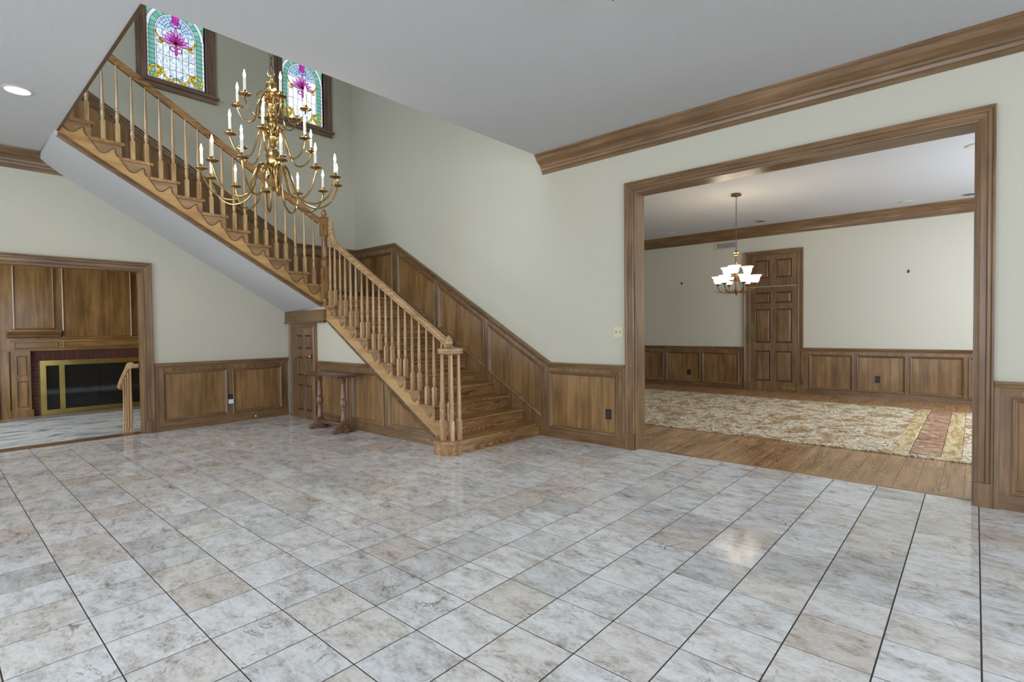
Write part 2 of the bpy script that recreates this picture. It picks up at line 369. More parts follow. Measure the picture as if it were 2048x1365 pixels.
# dining floor of oak planks
YDF = 6.72; XDL, XDR = -7.4, 1.8
dfl = struct('floor_dining', bbox(XDL, XDR, 0.645, YDF + 0.1, -0.06, -0.004), GROUT, 'oak plank floor of the dining room', 'floor')
obj('threshold_strip', bbox(-2.8, 0.06, 0.6455, 0.70, -0.004, 0.003, 0.001), PLK['x'], dfl)
pw = 0.145; pm = {}
for i in range(int((XDR - XDL) / pw)):
    x = XDR - (i + 0.5) * pw; y = 0.701; first = True
    while y < YDF - 0.05:
        ln = random.choice([0.55, 0.85, 1.15, 1.45]) if first else random.choice([1.15, 1.45, 1.8]); first = False
        ln = min(ln, YDF + 0.02 - y)
        key = round(ln, 2)
        if ln < 0.06: break
        if px((x, min(y + ln, 2.2), 0)) and x > -6.2 and x < 0.5:
            if key not in pm: pm[key] = mesh_of('plank', bbox(-pw / 2 + 0.0008, pw / 2 - 0.0008, 0.0008, key - 0.0008, -0.004, 0, 0.0008), PLK['y'])
            inst('plank', pm[key], (x, y, 0), dfl)
        y += key
# den floor one step down
struct('floor_den', bbox(-13.4, XL - 0.1, -7.2, -0.9, -0.3, -0.17), PLK['y'], 'lower wooden floor of the den', 'floor')
# ------------------------------------------------------------------ walls and ceilings
OX0, OX1, OZ = -2.72, -0.026, 2.725     # big opening
bm = BM()
box(bm, XL - 0.15, OX0, YW, YD, -0.05, ZU); box(bm, OX1, XR + 0.2, YW, YD, -0.05, ZC + 0.2); box(bm, OX0, OX1, YW, YD, OZ, ZC + 0.2)
box(bm, OX0, -1.9, YW, YD, ZC + 0.2, ZU)
struct('wall_right', bm, WALL, 'cream textured wall with the wide cased opening and the stair', 'wall')
LY0, LY1, LZ = -5.6, -2.545, 2.095      # left opening
bm = BM()
box(bm, XL - 0.15, XL, LY1, YW, -0.05, 4.62); box(bm, XL - 0.15, XL, -9, LY0, -0.05, ZU); box(bm, XL - 0.15, XL, LY0, LY1, LZ, 4.62)
WIN = [(-2.42, -1.735), (-0.66, 0.025)]; WZ0, WZ1 = 4.617, 5.75
ys = [LY0] + [v for w in WIN for v in w] + [YW]
for a, b_ in zip(ys[0::2], ys[1::2]): box(bm, XL - 0.15, XL, a, b_, 4.62, WZ1)
box(bm, XL - 0.15, XL, LY0, YW, WZ1, ZU)
struct('wall_left', bm, WALL, 'cream wall with the den opening below and stained glass above', 'wall')
bm = BM()  # front and side walls behind the camera with wide openings added to let fill light in
box(bm, XL, XR, YF - 0.15, YF, -0.05, 0.35); box(bm, XL, XR, YF - 0.15, YF, 3.05, ZC); box(bm, XL, -6.0, YF - 0.15, YF, 0.35, 3.05); box(bm, 0.8, XR, YF - 0.15, YF, 0.35, 3.05)
struct('wall_front', bm, WALL, 'cream front wall with wide unseen opening added for fill light', 'wall')
bm = BM()
box(bm, XR, XR + 0.15, YF, YW, -0.05, 0.35); box(bm, XR, XR + 0.15, YF, YW, 3.05, ZC); box(bm, XR, XR + 0.15, YF, -6.0, 0.35, 3.05); box(bm, XR, XR + 0.15, -0.8, YW, 0.35, 3.05)
struct('wall_side', bm, WALL, 'cream side wall with wide unseen opening added for fill light', 'wall')
bm = BM()
box(bm, XE, XR, YF, YW, ZC, 3.64); box(bm, XL, XE, YF, YE, ZC, 3.64)
struct('ceiling', bm, CEIL, 'pale grey textured hall ceiling with stairwell cut out', 'ceiling')
bm = BM(); box(bm, XL, -1.9, -7.0, YW, ZU, ZU + 0.1)
struct('ceiling_upper', bm, CEIL, 'ceiling high above the stairwell', 'ceiling')
bm = BM(); box(bm, -2.0, -1.9, -7.0, YW, 3.64, ZU); box(bm, XL, -1.9, -7.1, -7.0, 3.64, ZU)
struct('wall_upper', bm, WALL, 'upper hall walls around the stairwell', 'wall')
# dining room shell
ZDC = 3.29
struct('wall_dining_far', bbox(XDL - 0.1, XDR + 0.1, YDF + 0.02, YDF + 0.15, -0.05, ZDC + 0.1), DWALL, 'pale far wall of the dining room', 'wall')
struct('wall_dining_left', bbox(XDL - 0.1, XDL, YD, YDF + 0.02, -0.05, ZDC + 0.1), DWALL, 'pale left wall of the dining room', 'wall')
bm = BM(); box(bm, XDR, XDR + 0.1, YD, 2.2, -0.05, ZDC + 0.1); box(bm, XDR, XDR + 0.1, 5.8, YDF, -0.05, ZDC + 0.1); box(bm, XDR, XDR + 0.1, 2.2, 5.8, -0.05, 0.6); box(bm, XDR, XDR + 0.1, 2.2, 5.8, 2.9, ZDC + 0.1)
struct('wall_dining_right', bm, DWALL, 'pale right wall of the dining room with window opening', 'wall')
struct('ceiling_dining', bbox(XDL - 0.1, XDR + 0.1, YD, YDF + 0.15, ZDC, ZDC + 0.1), CEIL, 'pale dining room ceiling', 'ceiling')
# den shell
XF = -12.5
struct('wall_den_far', bbox(XF - 0.25, XF - 0.1, -7.3, -0.8, -0.3, 2.9), DEN['z'], 'wood panelled den wall behind the fireplace', 'wall')
struct('wall_den_right', bbox(XF - 0.1, XL - 0.15, -0.95, -0.8, -0.3, 2.9), DEN['z'], 'wood panelled side wall of the den', 'wall')
struct('ceiling_den', bbox(XF - 0.25, XL - 0.15, -7.3, -0.8, 2.8, 2.9), CEIL, 'white den ceiling', 'ceiling')
# ------------------------------------------------------------------ trims: crown, casing, wainscot
tn = [0]
def trim(bm, mat, label, cat='trim', parent=None):
    tn[0] += 1; return struct('trim_%d' % tn[0], bm, mat, label, cat)
CROWN = [(0, 0), (0, 0.16), (0.018, 0.158), (0.03, 0.142), (0.07, 0.12), (0.1, 0.075), (0.112, 0.055), (0.13, 0.052), (0.14, 0.036), (0.165, 0.03), (0.172, 0.016), (0.204, 0.014), (0.204, 0)]
def crown(p0, p1, n, z, mat, label):
    # a measured downwards from the ceiling: choose travel so that n x t points down
    prof = CROWN; t = (Vector(p1) - Vector(p0)).normalized()
    if Vector(n).cross(t).z > 0: p0, p1 = p1, p0
    return trim(molding(BM(), [p0, p1], n, prof), mat, label, 'crown molding')
crown((XE, YW, ZC), (XR, YW, ZC), NR, ZC, TRM['x'], 'brown stained crown molding above the wide dining opening')
crown((XL, YF, ZC), (XL, -3.27, ZC), NL, ZC, TRM['y'], 'brown stained crown molding above the den opening')
crown((XDL, YDF + 0.02, ZDC), (XDR, YDF + 0.02, ZDC), NR, ZDC, TRM['x'], 'brown crown molding along the dining room far wall')
# stairwell edge strip
tb = BM(); box(tb, XU, XE, YE - 0.006, YE + 0.016, ZC - 0.004, ZC + 0.06); trim(tb, GRV['x'], 'dark wood strip along the stairwell ceiling edge')
CASE = [(0, 0), (0, 0.022), (0.012, 0.026), (0.02, 0.018), (0.052, 0.018), (0.06, 0.03), (0.076, 0.03), (0.086, 0.04), (0.098, 0.04), (0.098, 0)]
def casing(plane, u0, u1, z, n, mats, label, w=1.0, plinth=True, z0=0.0):
    # travel so that 'left' is outwards from the opening
    P = [plane(u0, z0), plane(u0, z), plane(u1, z), plane(u1, z0)]
    t = P[1] - P[0]; left = Vector(n).cross(t.normalized())
    if left.dot(P[0] - P[3]) < 0: P = P[::-1]
    o = trim(molding(BM(), P, n, [(a * w, b) for a, b in CASE]), (mats['x' if abs(n[1]) > 0.5 else 'y'], mats['z']), label, 'door casing')
    if plinth:
        for u, s in ((u0, -1), (u1, 1)):
            s = s if u1 > u0 else -s
            a, c = u, u + s * 0.1 * w
            pts = [plane(min(a, c), z0), plane(max(a, c), z0), plane(max(a, c), z0 + 0.17), plane(min(a, c), z0 + 0.17)]
            obj('plinth_block', prism(BM(), pts, n, 0.0, 0.044), mats['z'], o)
    return o
cas = casing(R3, OX0, OX1, OZ, NR, TRM, 'wide brown stained casing around the dining room opening')
jb = BM(); box(jb, OX0, OX0 + 0.014, YW - 0.012, YD + 0.012, 0, OZ); obj('jamb', jb, TRM['z'], cas)
jb = BM(); box(jb, OX1 - 0.014, OX1, YW - 0.012, YD + 0.012, 0, OZ); obj('jamb', jb, TRM['z'], cas)
jb = BM(); box(jb, OX0 + 0.014, OX1 - 0.014, YW - 0.012, YD + 0.012, OZ - 0.014, OZ); obj('head_jamb', jb, TRM['x'], cas)
cas = casing(L3, LY0, LY1, LZ, NL, TRM, 'brown stained casing around the den opening', w=1.05)
jb = BM(); box(jb, XL - 0.165, XL + 0.012, LY1 - 0.014, LY1, -0.17, LZ); obj('jamb', jb, TRM['z'], cas)
jb = BM(); box(jb, XL - 0.165, XL + 0.012, LY0, LY1 - 0.014, LZ - 0.014, LZ); obj('head_jamb', jb, TRM['y'], cas)
jb = BM(); box(jb, XL - 0.2, XL + 0.02, LY0, LY1 - 0.014, -0.05, 0.006); obj('threshold', jb, TRM['y'], cas)
RAIL = [(-0.055, 0), (-0.055, 0.026), (-0.035, 0.03), (-0.028, 0.04), (-0.012, 0.044), (0, 0.052), (0.008, 0.052), (0.012, 0.044), (0.012, 0)]
PMOLD = [(-0.008, 0.0), (-0.008, 0.032), (0.0, 0.038), (0.008, 0.033), (0.014, 0.028), (0.021, 0.026), (0.028, 0.014), (0.032, 0.013), (0.032, 0.0)]
def ccw(pts, n):
    c = sum(pts, Vector()) / len(pts); s = Vector()
    for a, b_ in zip(pts, pts[1:] + pts[:1]): s += (a - c).cross(b_ - c)
    return pts if s.dot(Vector(n)) > 0 else pts[::-1]
def slab_holes(plane, n, outline, holes, b0, b1):
    n = Vector(n); bm = BM(); loops = [[plane(u, v) for u, v in outline]] + [[plane(u, v) for u, v in h] for h in holes]
    flat = [p for l in loops for p in l]
    V = [bm.verts.new(p + n * b1) for p in flat]
    for t in tessellate_polygon(loops): bm.faces.new([V[i] for i in t])
    k = 0
    for l in loops:
        B = [bm.verts.new(p + n * b0) for p in l]
        for i in range(len(l)): j = (i + 1) % len(l); bm.faces.new([V[k + i], V[k + j], B[j], B[i]])
        k += len(l)
    return bm
def wainscot(plane, n, outline, cap, panels, mats, label, base=None, ax='x', cap_flip=False):
    o = trim(slab_holes(plane, n, outline, panels, 0.0, 0.022), mats['z'], label, 'wainscot')
    P = [plane(u, v) for u, v in cap]
    t = (P[1] - P[0]).normalized()
    if Vector(n).cross(t).z < 0: P = P[::-1]
    obj('chair_rail', molding(BM(), P, n, RAIL), mats[ax], o)
    for pl in panels:
        pts = ccw([plane(u, v) for u, v in pl], n)
        obj('panel', prism(BM(), pts, n, 0.001, 0.008), PAN['z'], o)
        obj('panel_molding', molding(BM(), pts, n, PMOLD, True), (mats[ax], mats['z']), o)
    if base:
        for (u0, u1, h) in base: obj('baseboard', prism(BM(), [plane(u0, 0), plane(u1, 0), plane(u1, h), plane(u0, h)], n, 0.0215, 0.026), mats[ax], o)
    return o
def rect(u0, u1, v0, v1): return [(u0, v0), (u1, v0), (u1, v1), (u0, v1)]
# right wall: flat bay, stair slope and landing
ZR = 0.885; SL = 0.1503 / 0.2585
def nose_lo(x): return 0.1503 * (1 + (-3.99 - x) / 0.2585)
zk = 2.655; xk0, xk1 = -6.873, -3.835
def slope(x): return ZR + (xk1 - x) * (zk - ZR) / (xk1 - xk0)
outl = [(XL, 1.72), (-6.95, 1.72), (-4.25, 0.0), (-2.825, 0.0), (-2.825, ZR), (xk1, ZR), (xk0, zk), (XL, zk)]
def sp(x0, x1): return [(x0, nose_lo(x0) + 0.10), (x1, nose_lo(x1) + 0.10), (x1, slope(x1) - 0.115), (x0, slope(x0) - 0.115)]
pn = [rect(-7.93, -6.95, 1.93, 2.53), sp(-6.80, -5.93), sp(-5.84, -4.93), sp(-4.84, -3.955), rect(-3.836, -2.923, 0.12, 0.785)]
wains_r = wainscot(R3, NR, outl, [(XL, zk), (xk0, zk), (xk1, ZR), (-2.825, ZR)], pn, TRM, 'stained panel wainscot climbing the wall beside the stair', base=[(-3.95, -2.825, 0.105)])
obj('end_stile', bbox(-2.85, -2.822, YW - 0.036, YW - 0.0215, 0, ZR), TRM['z'], wains_r)
w2 = wainscot(R3, NR, rect(0.075, XR, 0, ZR), [(0.075, ZR), (XR, ZR)], [rect(0.172, 1.1, 0.12, 0.785), rect(1.19, 2.1, 0.12, 0.785)], TRM, 'stained wainscot on the wall to the right of the dining opening', base=[(0.075, XR, 0.105)])
obj('end_stile', bbox(0.076, 0.102, YW - 0.036, YW - 0.0215, 0, ZR), TRM['z'], w2)
# left wall low wainscot
w3 = wainscot(L3, NL, rect(-2.435, YU - 0.025, 0, ZR), [(-2.435, ZR), (YU - 0.025, ZR)], [rect(-2.345, -1.565, 0.135, 0.775), rect(-1.478, -0.785, 0.135, 0.77)], TRM, 'stained two panel wainscot between the den opening and small door', base=[(-2.435, YU - 0.025, 0.105)], ax='y')
obj('end_stile', bbox(XL + 0.0195, XL + 0.034, -2.432, -2.408, 0, ZR), TRM['z'], w3)
# left wall along the upper flight
SU = 0.1548 / 0.2596
def nose_up(y): return 1.958 + (-0.589 - y) * SU
zl = 2.667
def slu(y): return zl + (-0.513 - y) * 0.603
outl = [(YW - 0.02, 1.75), (-0.55, 1.75), (-3.6, nose_up(-3.6) - 0.1), (-3.6, slu(-3.6)), (-0.513, zl), (YW - 0.02, zl)]
def su(y0, y1): return [(y0, nose_up(y0) + 0.1), (y1, nose_up(y1) + 0.1), (y1, slu(y1) - 0.115), (y0, slu(y0) - 0.115)]
wainscot(L3, NL, outl, [(-3.6, slu(-3.6)), (-0.513, zl), (YW - 0.02, zl)], [su(-3.5, -2.75), su(-2.62, -1.72), su(-1.6, -0.7), rect(-0.42, 0.42, 1.93, 2.53)], TRM, 'stained panel wainscot along the upper flight under the stained glass', ax='y')
# dining far wall wainscot
def D3(u, v): return Vector((u, YDF + 0.02, v))
zrd = 0.87
for (a, b_, ps, lab) in ((-7.3, -3.575, [(-6.1, -5.33), (-5.252, -4.49), (-4.425, -3.68)], 'three panel stained wainscot left of the dining room door'), (-2.49, XDR, [(-2.375, -1.69), (-1.618, -0.922), (-0.85, -0.163), (-0.1, 0.6)], 'stained wainscot right of the dining room door')):
    w4 = wainscot(D3, NR, rect(a, b_, 0, zrd), [(a, zrd), (b_, zrd)], [rect(p, q, 0.112, 0.752) for p, q in ps], TRM, lab, base=[(a, b_, 0.09)])
# ------------------------------------------------------------------ under-stair wall, header, small closet door
def U3(u, v): return Vector((u, YU - 0.005, v))
def str_bot(x): return nose_lo(x) - 0.355
bm = prism(BM(), [U3(XL, 0), U3(-4.47, 0), U3(-4.47, str_bot(-4.47) + 0.02), U3(-6.87, str_bot(-6.87) + 0.02), U3(-6.87, 1.68), U3(XL, 1.63)], (0, 1, 0), 0.0, 0.1)
struct('wall_stair', bm, WALL, 'cream wall under the lower stair flight', 'wall')
pn = [rect(-7.035, -6.285, 0.115, 0.757), [(-6.175, 0.13), (-5.475, 0.13), (-5.475, 0.655), (-5.655, 0.757), (-6.175, 0.757)], [(-5.37, 0.135), (-4.62, 0.135), (-5.37, 0.58)]]
def xcut(z): return -3.99 - ((z + 0.355) / 0.1503 - 1) * 0.2585
w5 = wainscot(U3, NR, [(-7.085, 0), (-4.47, 0), (-4.47, 0.07), (xcut(0.86), 0.86), (-7.085, 0.86)], [(-7.085, 0.86), (xcut(0.86) + 0.02, 0.86)], pn, TRM, 'stained wainscot under the stair behind the console table', base=[(-7.085, -4.47, 0.1)])
hd = BM(); prism(hd, [U3(XL + 0.001, 1.43), U3(-6.86, 1.43), U3(-6.86, 1.605), U3(XL + 0.001, 1.605)], NR, 0.0, 0.035)
tr_h = trim(hd, TRM['x'], 'stained header board above the small closet door')
obj('header_bead', molding(BM(), [U3(XL + 0.001, 1.415), U3(-6.86, 1.415)], NR, [(0, 0), (0, 0.045), (0.015, 0.055), (0.03, 0.045), (0.03, 0)]), TRM['x'], tr_h)
ct = casing(lambda u, v: Vector((u, YU - 0.005, v)), -7.83, -7.21, 1.345, NR, TRM, 'stained casing around the small closet door', w=0.95, plinth=False)
D1P = [(u0, u1, v0, v1) for v0, v1 in ((1.035, 1.24), (0.64, 0.915), (0.12, 0.50)) for u0, u1 in ((-7.70, -7.53), (-7.45, -7.27))]
dr = struct('door_1', slab_holes(U3, NR, rect(-7.828, -7.212, 0.004, 1.343), [rect(*p) for p in D1P], 0.0, 0.02), TRM['z'], 'small six panel stained closet door under the stair', 'door')
def raised(plane, n, u0, u1, v0, v1, front, parent):
    pts = ccw([plane(u, v) for u, v in rect(u0, u1, v0, v1)], n); f = front
    obj('panel_groove', molding(BM(), pts, n, [(-0.003, f - 0.014), (-0.003, f + 0.003), (0.004, f + 0.003), (0.014, f - 0.009), (0.022, f - 0.012), (0.022, f - 0.014)], True), GRV['z'], parent)  # groove coloured darker than the door, its shade put into the colour
    q = 0.02; w = 0.018; P0 = ccw([plane(u, v) for u, v in rect(u0 + q, u1 - q, v0 + q, v1 - q)], n); P1 = ccw([plane(u, v) for u, v in rect(u0 + q + w, u1 - q - w, v0 + q + w, v1 - q - w)], n)
    bm = BM(); N_ = Vector(n); A = [bm.verts.new(p + N_ * (f - 0.012)) for p in P0]; B = [bm.verts.new(p + N_ * (f - 0.002)) for p in P1]
    for i in range(4): bm.faces.new([A[i], A[(i + 1) % 4], B[(i + 1) % 4], B[i]])
    bm.faces.new(B); bm.faces.new(A[::-1]); obj('panel', bm, TRM['z'], parent)
for p in D1P: raised(U3, NR, *p, 0.02, dr)
kb = lathe(BM(), [(0.012, 0), (0.012, 0.02), (0.028, 0.03), (0.03, 0.045), (0.018, 0.058)], seg=12); bmesh.ops.rotate(kb, verts=kb.verts[:], matrix=Matrix.Rotation(PI / 2, 3, 'X')); bmesh.ops.translate(kb, verts=kb.verts[:], vec=(-7.245, YU - 0.02, 0.93))
obj('knob', kb, BRASS, dr, True)
obj('hinge', bbox(-7.832, -7.815, YU - 0.034, YU - 0.021, 1.06, 1.15), BRASSD, dr)
# ------------------------------------------------------------------ staircase
st = thing('staircase', (-4.0, -0.1, 0.0), 'stained oak open staircase turning at a landing with turned balusters', 'staircase')
RISE, RUN, X1 = 0.1503, 0.2585, -3.985
def tread_x(xn, z, y0, y1, depth):
    bm = BM(); pr = [(xn - depth, z - 0.032), (xn - 0.01, z - 0.032), (xn - 0.002, z - 0.024), (xn, z - 0.014), (xn - 0.004, z - 0.004), (xn - 0.014, z), (xn - depth, z)]
    return prism(bm, [(x, y0, zz) for x, zz in pr], (0, 1, 0), 0, y1 - y0)
YWS = YW - 0.022
for k in range(2, 12):
    xn = X1 - RUN * (k - 1); z = RISE * k
    obj('tread', tread_x(xn, z, YU - 0.037, YWS, RUN + 0.03), OAK['y'], st)
    obj('riser', bbox(xn - 0.045, xn - 0.025, YU - 0.004, YWS, z - RISE, z - 0.032), OAK['y'], st)
# starting step with bullnose end
def bull(x_front, x_back, yend, r):
    P = [(x_back, YWS), (x_front, YWS), (x_front, yend + r)]
    for k in range(1, 13):
        a = PI / 2 * k / 12; P.append((x_front - r + r * math.cos(a), yend + r - r * math.sin(a)))
    q = 0.12
    for k in range(0, 9):
        a = PI / 2 * k / 8; P.append((x_back + q - q * math.sin(a), yend + q - q * math.cos(a)))
    return P
obj('riser', prism(BM(), [(x, y, 0) for x, y in bull(X1 - 0.02, X1 - 0.33, -0.93, 0.16)], (0, 0, 1), 0.0, RISE - 0.032), OAK['y'], st)
t1 = prism(BM(), [(x, y, 0) for x, y in bull(X1 + 0.005, X1 - 0.36, -0.955, 0.185)], (0, 0, 1), RISE - 0.032, RISE)
bmesh.ops.bevel(t1, geom=[e for e in t1.edges if abs(e.verts[0].co.z - e.verts[1].co.z) < 1e-5], offset=0.008, segments=2, affect='EDGES')
obj('tread', t1, OAK['y'], st)
ZL = 1.803
obj('landing', bbox(XL + 0.022, -6.84, YU + 0.01, YWS, ZL - 0.032, ZL, 0.004), OAK['y'], st)
obj('riser', bbox(-6.885, -6.865, YU, YWS, ZL - RISE, ZL - 0.032), OAK['y'], st)
RI2, RN2 = 0.1548, 0.2596
XWS = XL + 0.022
for k in range(13, 24):
    yn = -0.589 - RN2 * (k - 13); z = 1.958 + RI2 * (k - 13)
    pr = [(yn - RN2 * 0 - RN2 - 0.04, z - 0.032), (yn - 0.01, z - 0.032), (yn - 0.002, z - 0.024), (yn, z - 0.014), (yn - 0.004, z - 0.004), (yn - 0.014, z), (yn - RN2 - 0.04, z)]
    d = 1.0
    obj('tread', prism(BM(), [(XWS, y, zz) for y, zz in pr], (1, 0, 0), 0, XU + 0.035 - XWS), OAK['x'], st)
    obj('riser', bbox(XWS, XU + 0.004, yn - 0.045, yn - 0.025, z - RI2, z - 0.032), OAK['x'], st)
# stringers
P = [(-4.33, 0.02)]
for k in range(2, 13):
    xr = X1 - RUN * (k - 1) - 0.03
    P += [(xr, RISE * (k - 1) - 0.01), (xr, RISE * k - 0.033)]
P += [(-6.9, RISE * 12 - 0.033), (-6.9, str_bot(-6.9)), (xcut(0.02), 0.02)]
obj('stringer', prism(BM(), [(x, YU, z) for x, z in P], (0, 1, 0), 0.0, 0.03), STR['x'], st)
obj('stringer_bead', molding(BM(), [(-6.9, YU, str_bot(-6.9)), (xcut(0.03), YU, 0.03)], NR, [(-0.02, -0.012), (-0.02, 0.014), (-0.008, 0.02), (0.004, 0.014), (0.012, 0.008), (0.012, -0.012)]), TRM['x'], st)
def sb_up(y): return 1.669 + (-0.69 - y) * 0.5865
P = [(-0.62, ZL - 0.03)]
for k in range(13, 24):
    yr = -0.589 - RN2 * (k - 13) - 0.03; z = 1.958 + RI2 * (k - 13)
    P += [(yr, z - RI2 - (0.0 if k == 13 else 0.01)), (yr, z - 0.033)]
P += [(-3.478, 3.506 - 0.033), (-3.478, sb_up(-3.478)), (-0.62, sb_up(-0.62))]
obj('stringer', prism(BM(), [(XU, y, z) for y, z in P], (-1, 0, 0), 0.0, 0.03), STR['y'], st)
obj('stringer_bead', molding(BM(), [(XU, -3.478, sb_up(-3.478)), (XU, -0.63, sb_up(-0.63))], NL, [(-0.012, -0.03), (-0.012, 0.012), (0.002, 0.022), (0.014, 0.012), (0.02, 0.016), (0.034, 0.01), (0.034, -0.012)][::-1]), TRM['y'], st)
# sloping plaster soffit under the upper flight
sfp = [Vector((XU - 0.002, -3.5, sb_up(-3.5) - 0.008)), Vector((XU - 0.002, -0.66, sb_up(-0.66) - 0.008)), Vector((XL, -0.66, 1.594 - 0.038 * 0.599)), Vector((XL, -3.5, 1.594 + 2.802 * 0.599))]
bm = BM(); va_ = [bm.verts.new(p) for p in sfp]; vb_ = [bm.verts.new(p + Vector((0, 0, 0.05))) for p in sfp]
bm.faces.new(va_); bm.faces.new(vb_[::-1])
for i in range(4): bm.faces.new([va_[i], va_[(i + 1) % 4], vb_[(i + 1) % 4], vb_[i]])
struct('ceiling_soffit', bm, CEIL, 'sloping plaster soffit under the upper stair flight', 'ceiling')
# scrolled brackets
br_lo = [(0, 0), (0, -0.116), (0.03, -0.116), (0.036, -0.085), (0.048, -0.062), (0.062, -0.055), (0.072, -0.062), (0.085, -0.09), (0.1, -0.108), (0.12, -0.112), (0.14, -0.1), (0.155, -0.07), (0.18, -0.03), (0.2, -0.012), (0.205, 0)]
me_bl = mesh_of('bracket', prism(BM(), [(-s, 0, t) for s, t in br_lo], (0, -1, 0), 0.0, 0.014), BRK['x'])
for k in range(1, 12):
    inst('bracket', me_bl, (X1 - RUN * (k - 1) - 0.025 if k > 1 else X1 - 0.33, YU, RISE * k - 0.032), st)
br_up = [(0, 0), (0, -0.122), (0.03, -0.122), (0.045, -0.105), (0.054, -0.08), (0.053, -0.055), (0.062, -0.038), (0.076, -0.04), (0.098, -0.06), (0.125, -0.09), (0.155, -0.108), (0.185, -0.103), (0.21, -0.08), (0.23, -0.045), (0.25, -0.018), (0.262, 0)]
me_bu = mesh_of('bracket', prism(BM(), [(0, -s, t) for s, t in br_up], (1, 0, 0), 0.0, 0.011), BRK['y'])
me_ol = mesh_of('bracket_shadow_line', tube(BM(), [(0.009, -s, t) for s, t in br_up[2:]], 0.0048, 5), GRV['y'])  # dark tube that draws the shadow outline along the bracket's lower edge
for k in range(13, 24):
    p = (XU, -0.589 - RN2 * (k - 13) - 0.025, 1.958 + RI2 * (k - 13) - 0.032)
    b1 = inst('bracket', me_bu, p, st)
    e1 = bpy.data.objects.new('bracket_shadow_line', me_ol); COL.objects.link(e1); e1.parent = b1
# balusters
def baluster(h):
    bm = square_rings(BM(), [(0.0205, 0), (0.0205, 0.195), (0.013, 0.212)])
    lathe(bm, [(0.014, 0.208), (0.013, 0.216), (0.019, 0.25), (0.0205, 0.275), (0.016, 0.315), (0.0145, 0.325), (0.022, 0.332), (0.022, 0.342), (0.0165, 0.348), (0.0195, 0.37), (0.0185, 0.45), (0.0095, h)], seg=12, flute=0.07)
    return mesh_of('baluster', bm, BAL['z'], True)
def rail_lo(x): return nose_lo(x) + 0.77      # underside of the lower handrail
def rail_up(y): return nose_up(y) + 0.79
offs = (0.058, 0.185)
bl = [baluster(rail_lo(X1 - s) - RISE + 0.012) for s in offs]
for k in range(2, 12):
    for q in range(2):
        if k == 11 and q == 1: hh = bl[q]
        inst('baluster', bl[q], (X1 - RUN * (k - 1) - offs[q], YU + 0.012, RISE * k), st)
bu = [baluster(rail_up(-0.589 - s) - 1.958 + 0.012) for s in offs]
for k in range(13, 24):
    for q in range(2): 
        if k == 13 and q == 0: continue
        inst('baluster', bu[q], (XU + 0.006, -0.589 - RN2 * (k - 13) - offs[q], 1.958 + RI2 * (k - 13)), st)
# volute: ring of balusters, centre post, round cap with acorn
VC = Vector((-4.15, -0.765, RISE))
bv = baluster(0.895)
for a in (-150, -95, -35, 20, 85):
    inst('baluster', bv, VC + Vector((math.cos(math.radians(a)) * 0.1, math.sin(math.radians(a)) * 0.1, 0)), st, math.radians(a))
nw = lathe(BM(), [(0.028, 0), (0.028, 0.2), (0.018, 0.24), (0.03, 0.3), (0.02, 0.36), (0.026, 0.42), (0.018, 0.8), (0.03, 0.83), (0.02, 0.85), (0.03, 0.895)], VC, 14)
obj('newel_post', nw, BAL['z'], st, True)
cp = lathe(BM(), [(0.11, 0.89), (0.125, 0.895), (0.134, 0.905), (0.13, 0.918), (0.138, 0.93), (0.136, 0.945), (0.12, 0.953), (0.05, 0.957)], VC, 32)
ACORN = [(0.02, 0), (0.03, 0.008), (0.018, 0.016), (0.018, 0.022), (0.036, 0.032), (0.041, 0.05), (0.036, 0.064), (0.033, 0.067), (0.03, 0.085), (0.018, 0.104), (0.005, 0.116)]
vcap = obj('volute_cap', cp, BAL['x'], st, True)
obj('acorn_finial', lathe(BM(), [(r * 1.12, z * 1.15) for r, z in ACORN], VC + Vector((-0.02, 0, 0.955)), 16), BAL['z'], st, True)
# handrails
HR = [(-0.005, -0.02), (-0.005, 0.02), (0.012, 0.022), (0.022, 0.016), (0.034, 0.03), (0.05, 0.033), (0.066, 0.026), (0.074, 0.01), (0.074, -0.01), (0.066, -0.026), (0.05, -0.033), (0.034, -0.03), (0.022, -0.016), (0.012, -0.022)]
yr = YU + 0.012
zc0 = VC.z + 0.895
zc0 -= 0.012
pts = [(-4.17, yr, zc0), (-4.22, yr, zc0 + 0.002), (-4.3, yr, zc0 + 0.022), (-4.4, yr, rail_lo(-4.4) + 0.0)]
pts += [(x, yr, rail_lo(x)) for x in (-4.7, -5.4, -6.1, -6.55)]
zt = 2.80
pts += [(-6.64, yr, rail_lo(-6.64) + 0.012), (-6.70, yr, rail_lo(-6.7) + 0.05), (-6.735, yr, rail_lo(-6.735) + 0.11), (-6.75, yr, zt - 0.15), (-6.752, yr, zt)]
hr = BM(); molding(hr, pts[::-1], (0, -1, 0), HR)
obj('handrail', hr, BAL['x'], st, True)
hr = BM(); molding(hr, [(XU + 0.006, -0.70, rail_up(-0.70)), (XU + 0.006, -3.7, rail_up(-3.7))][::-1], (1, 0, 0), HR)
obj('handrail', hr, OAK['y'], st, True)
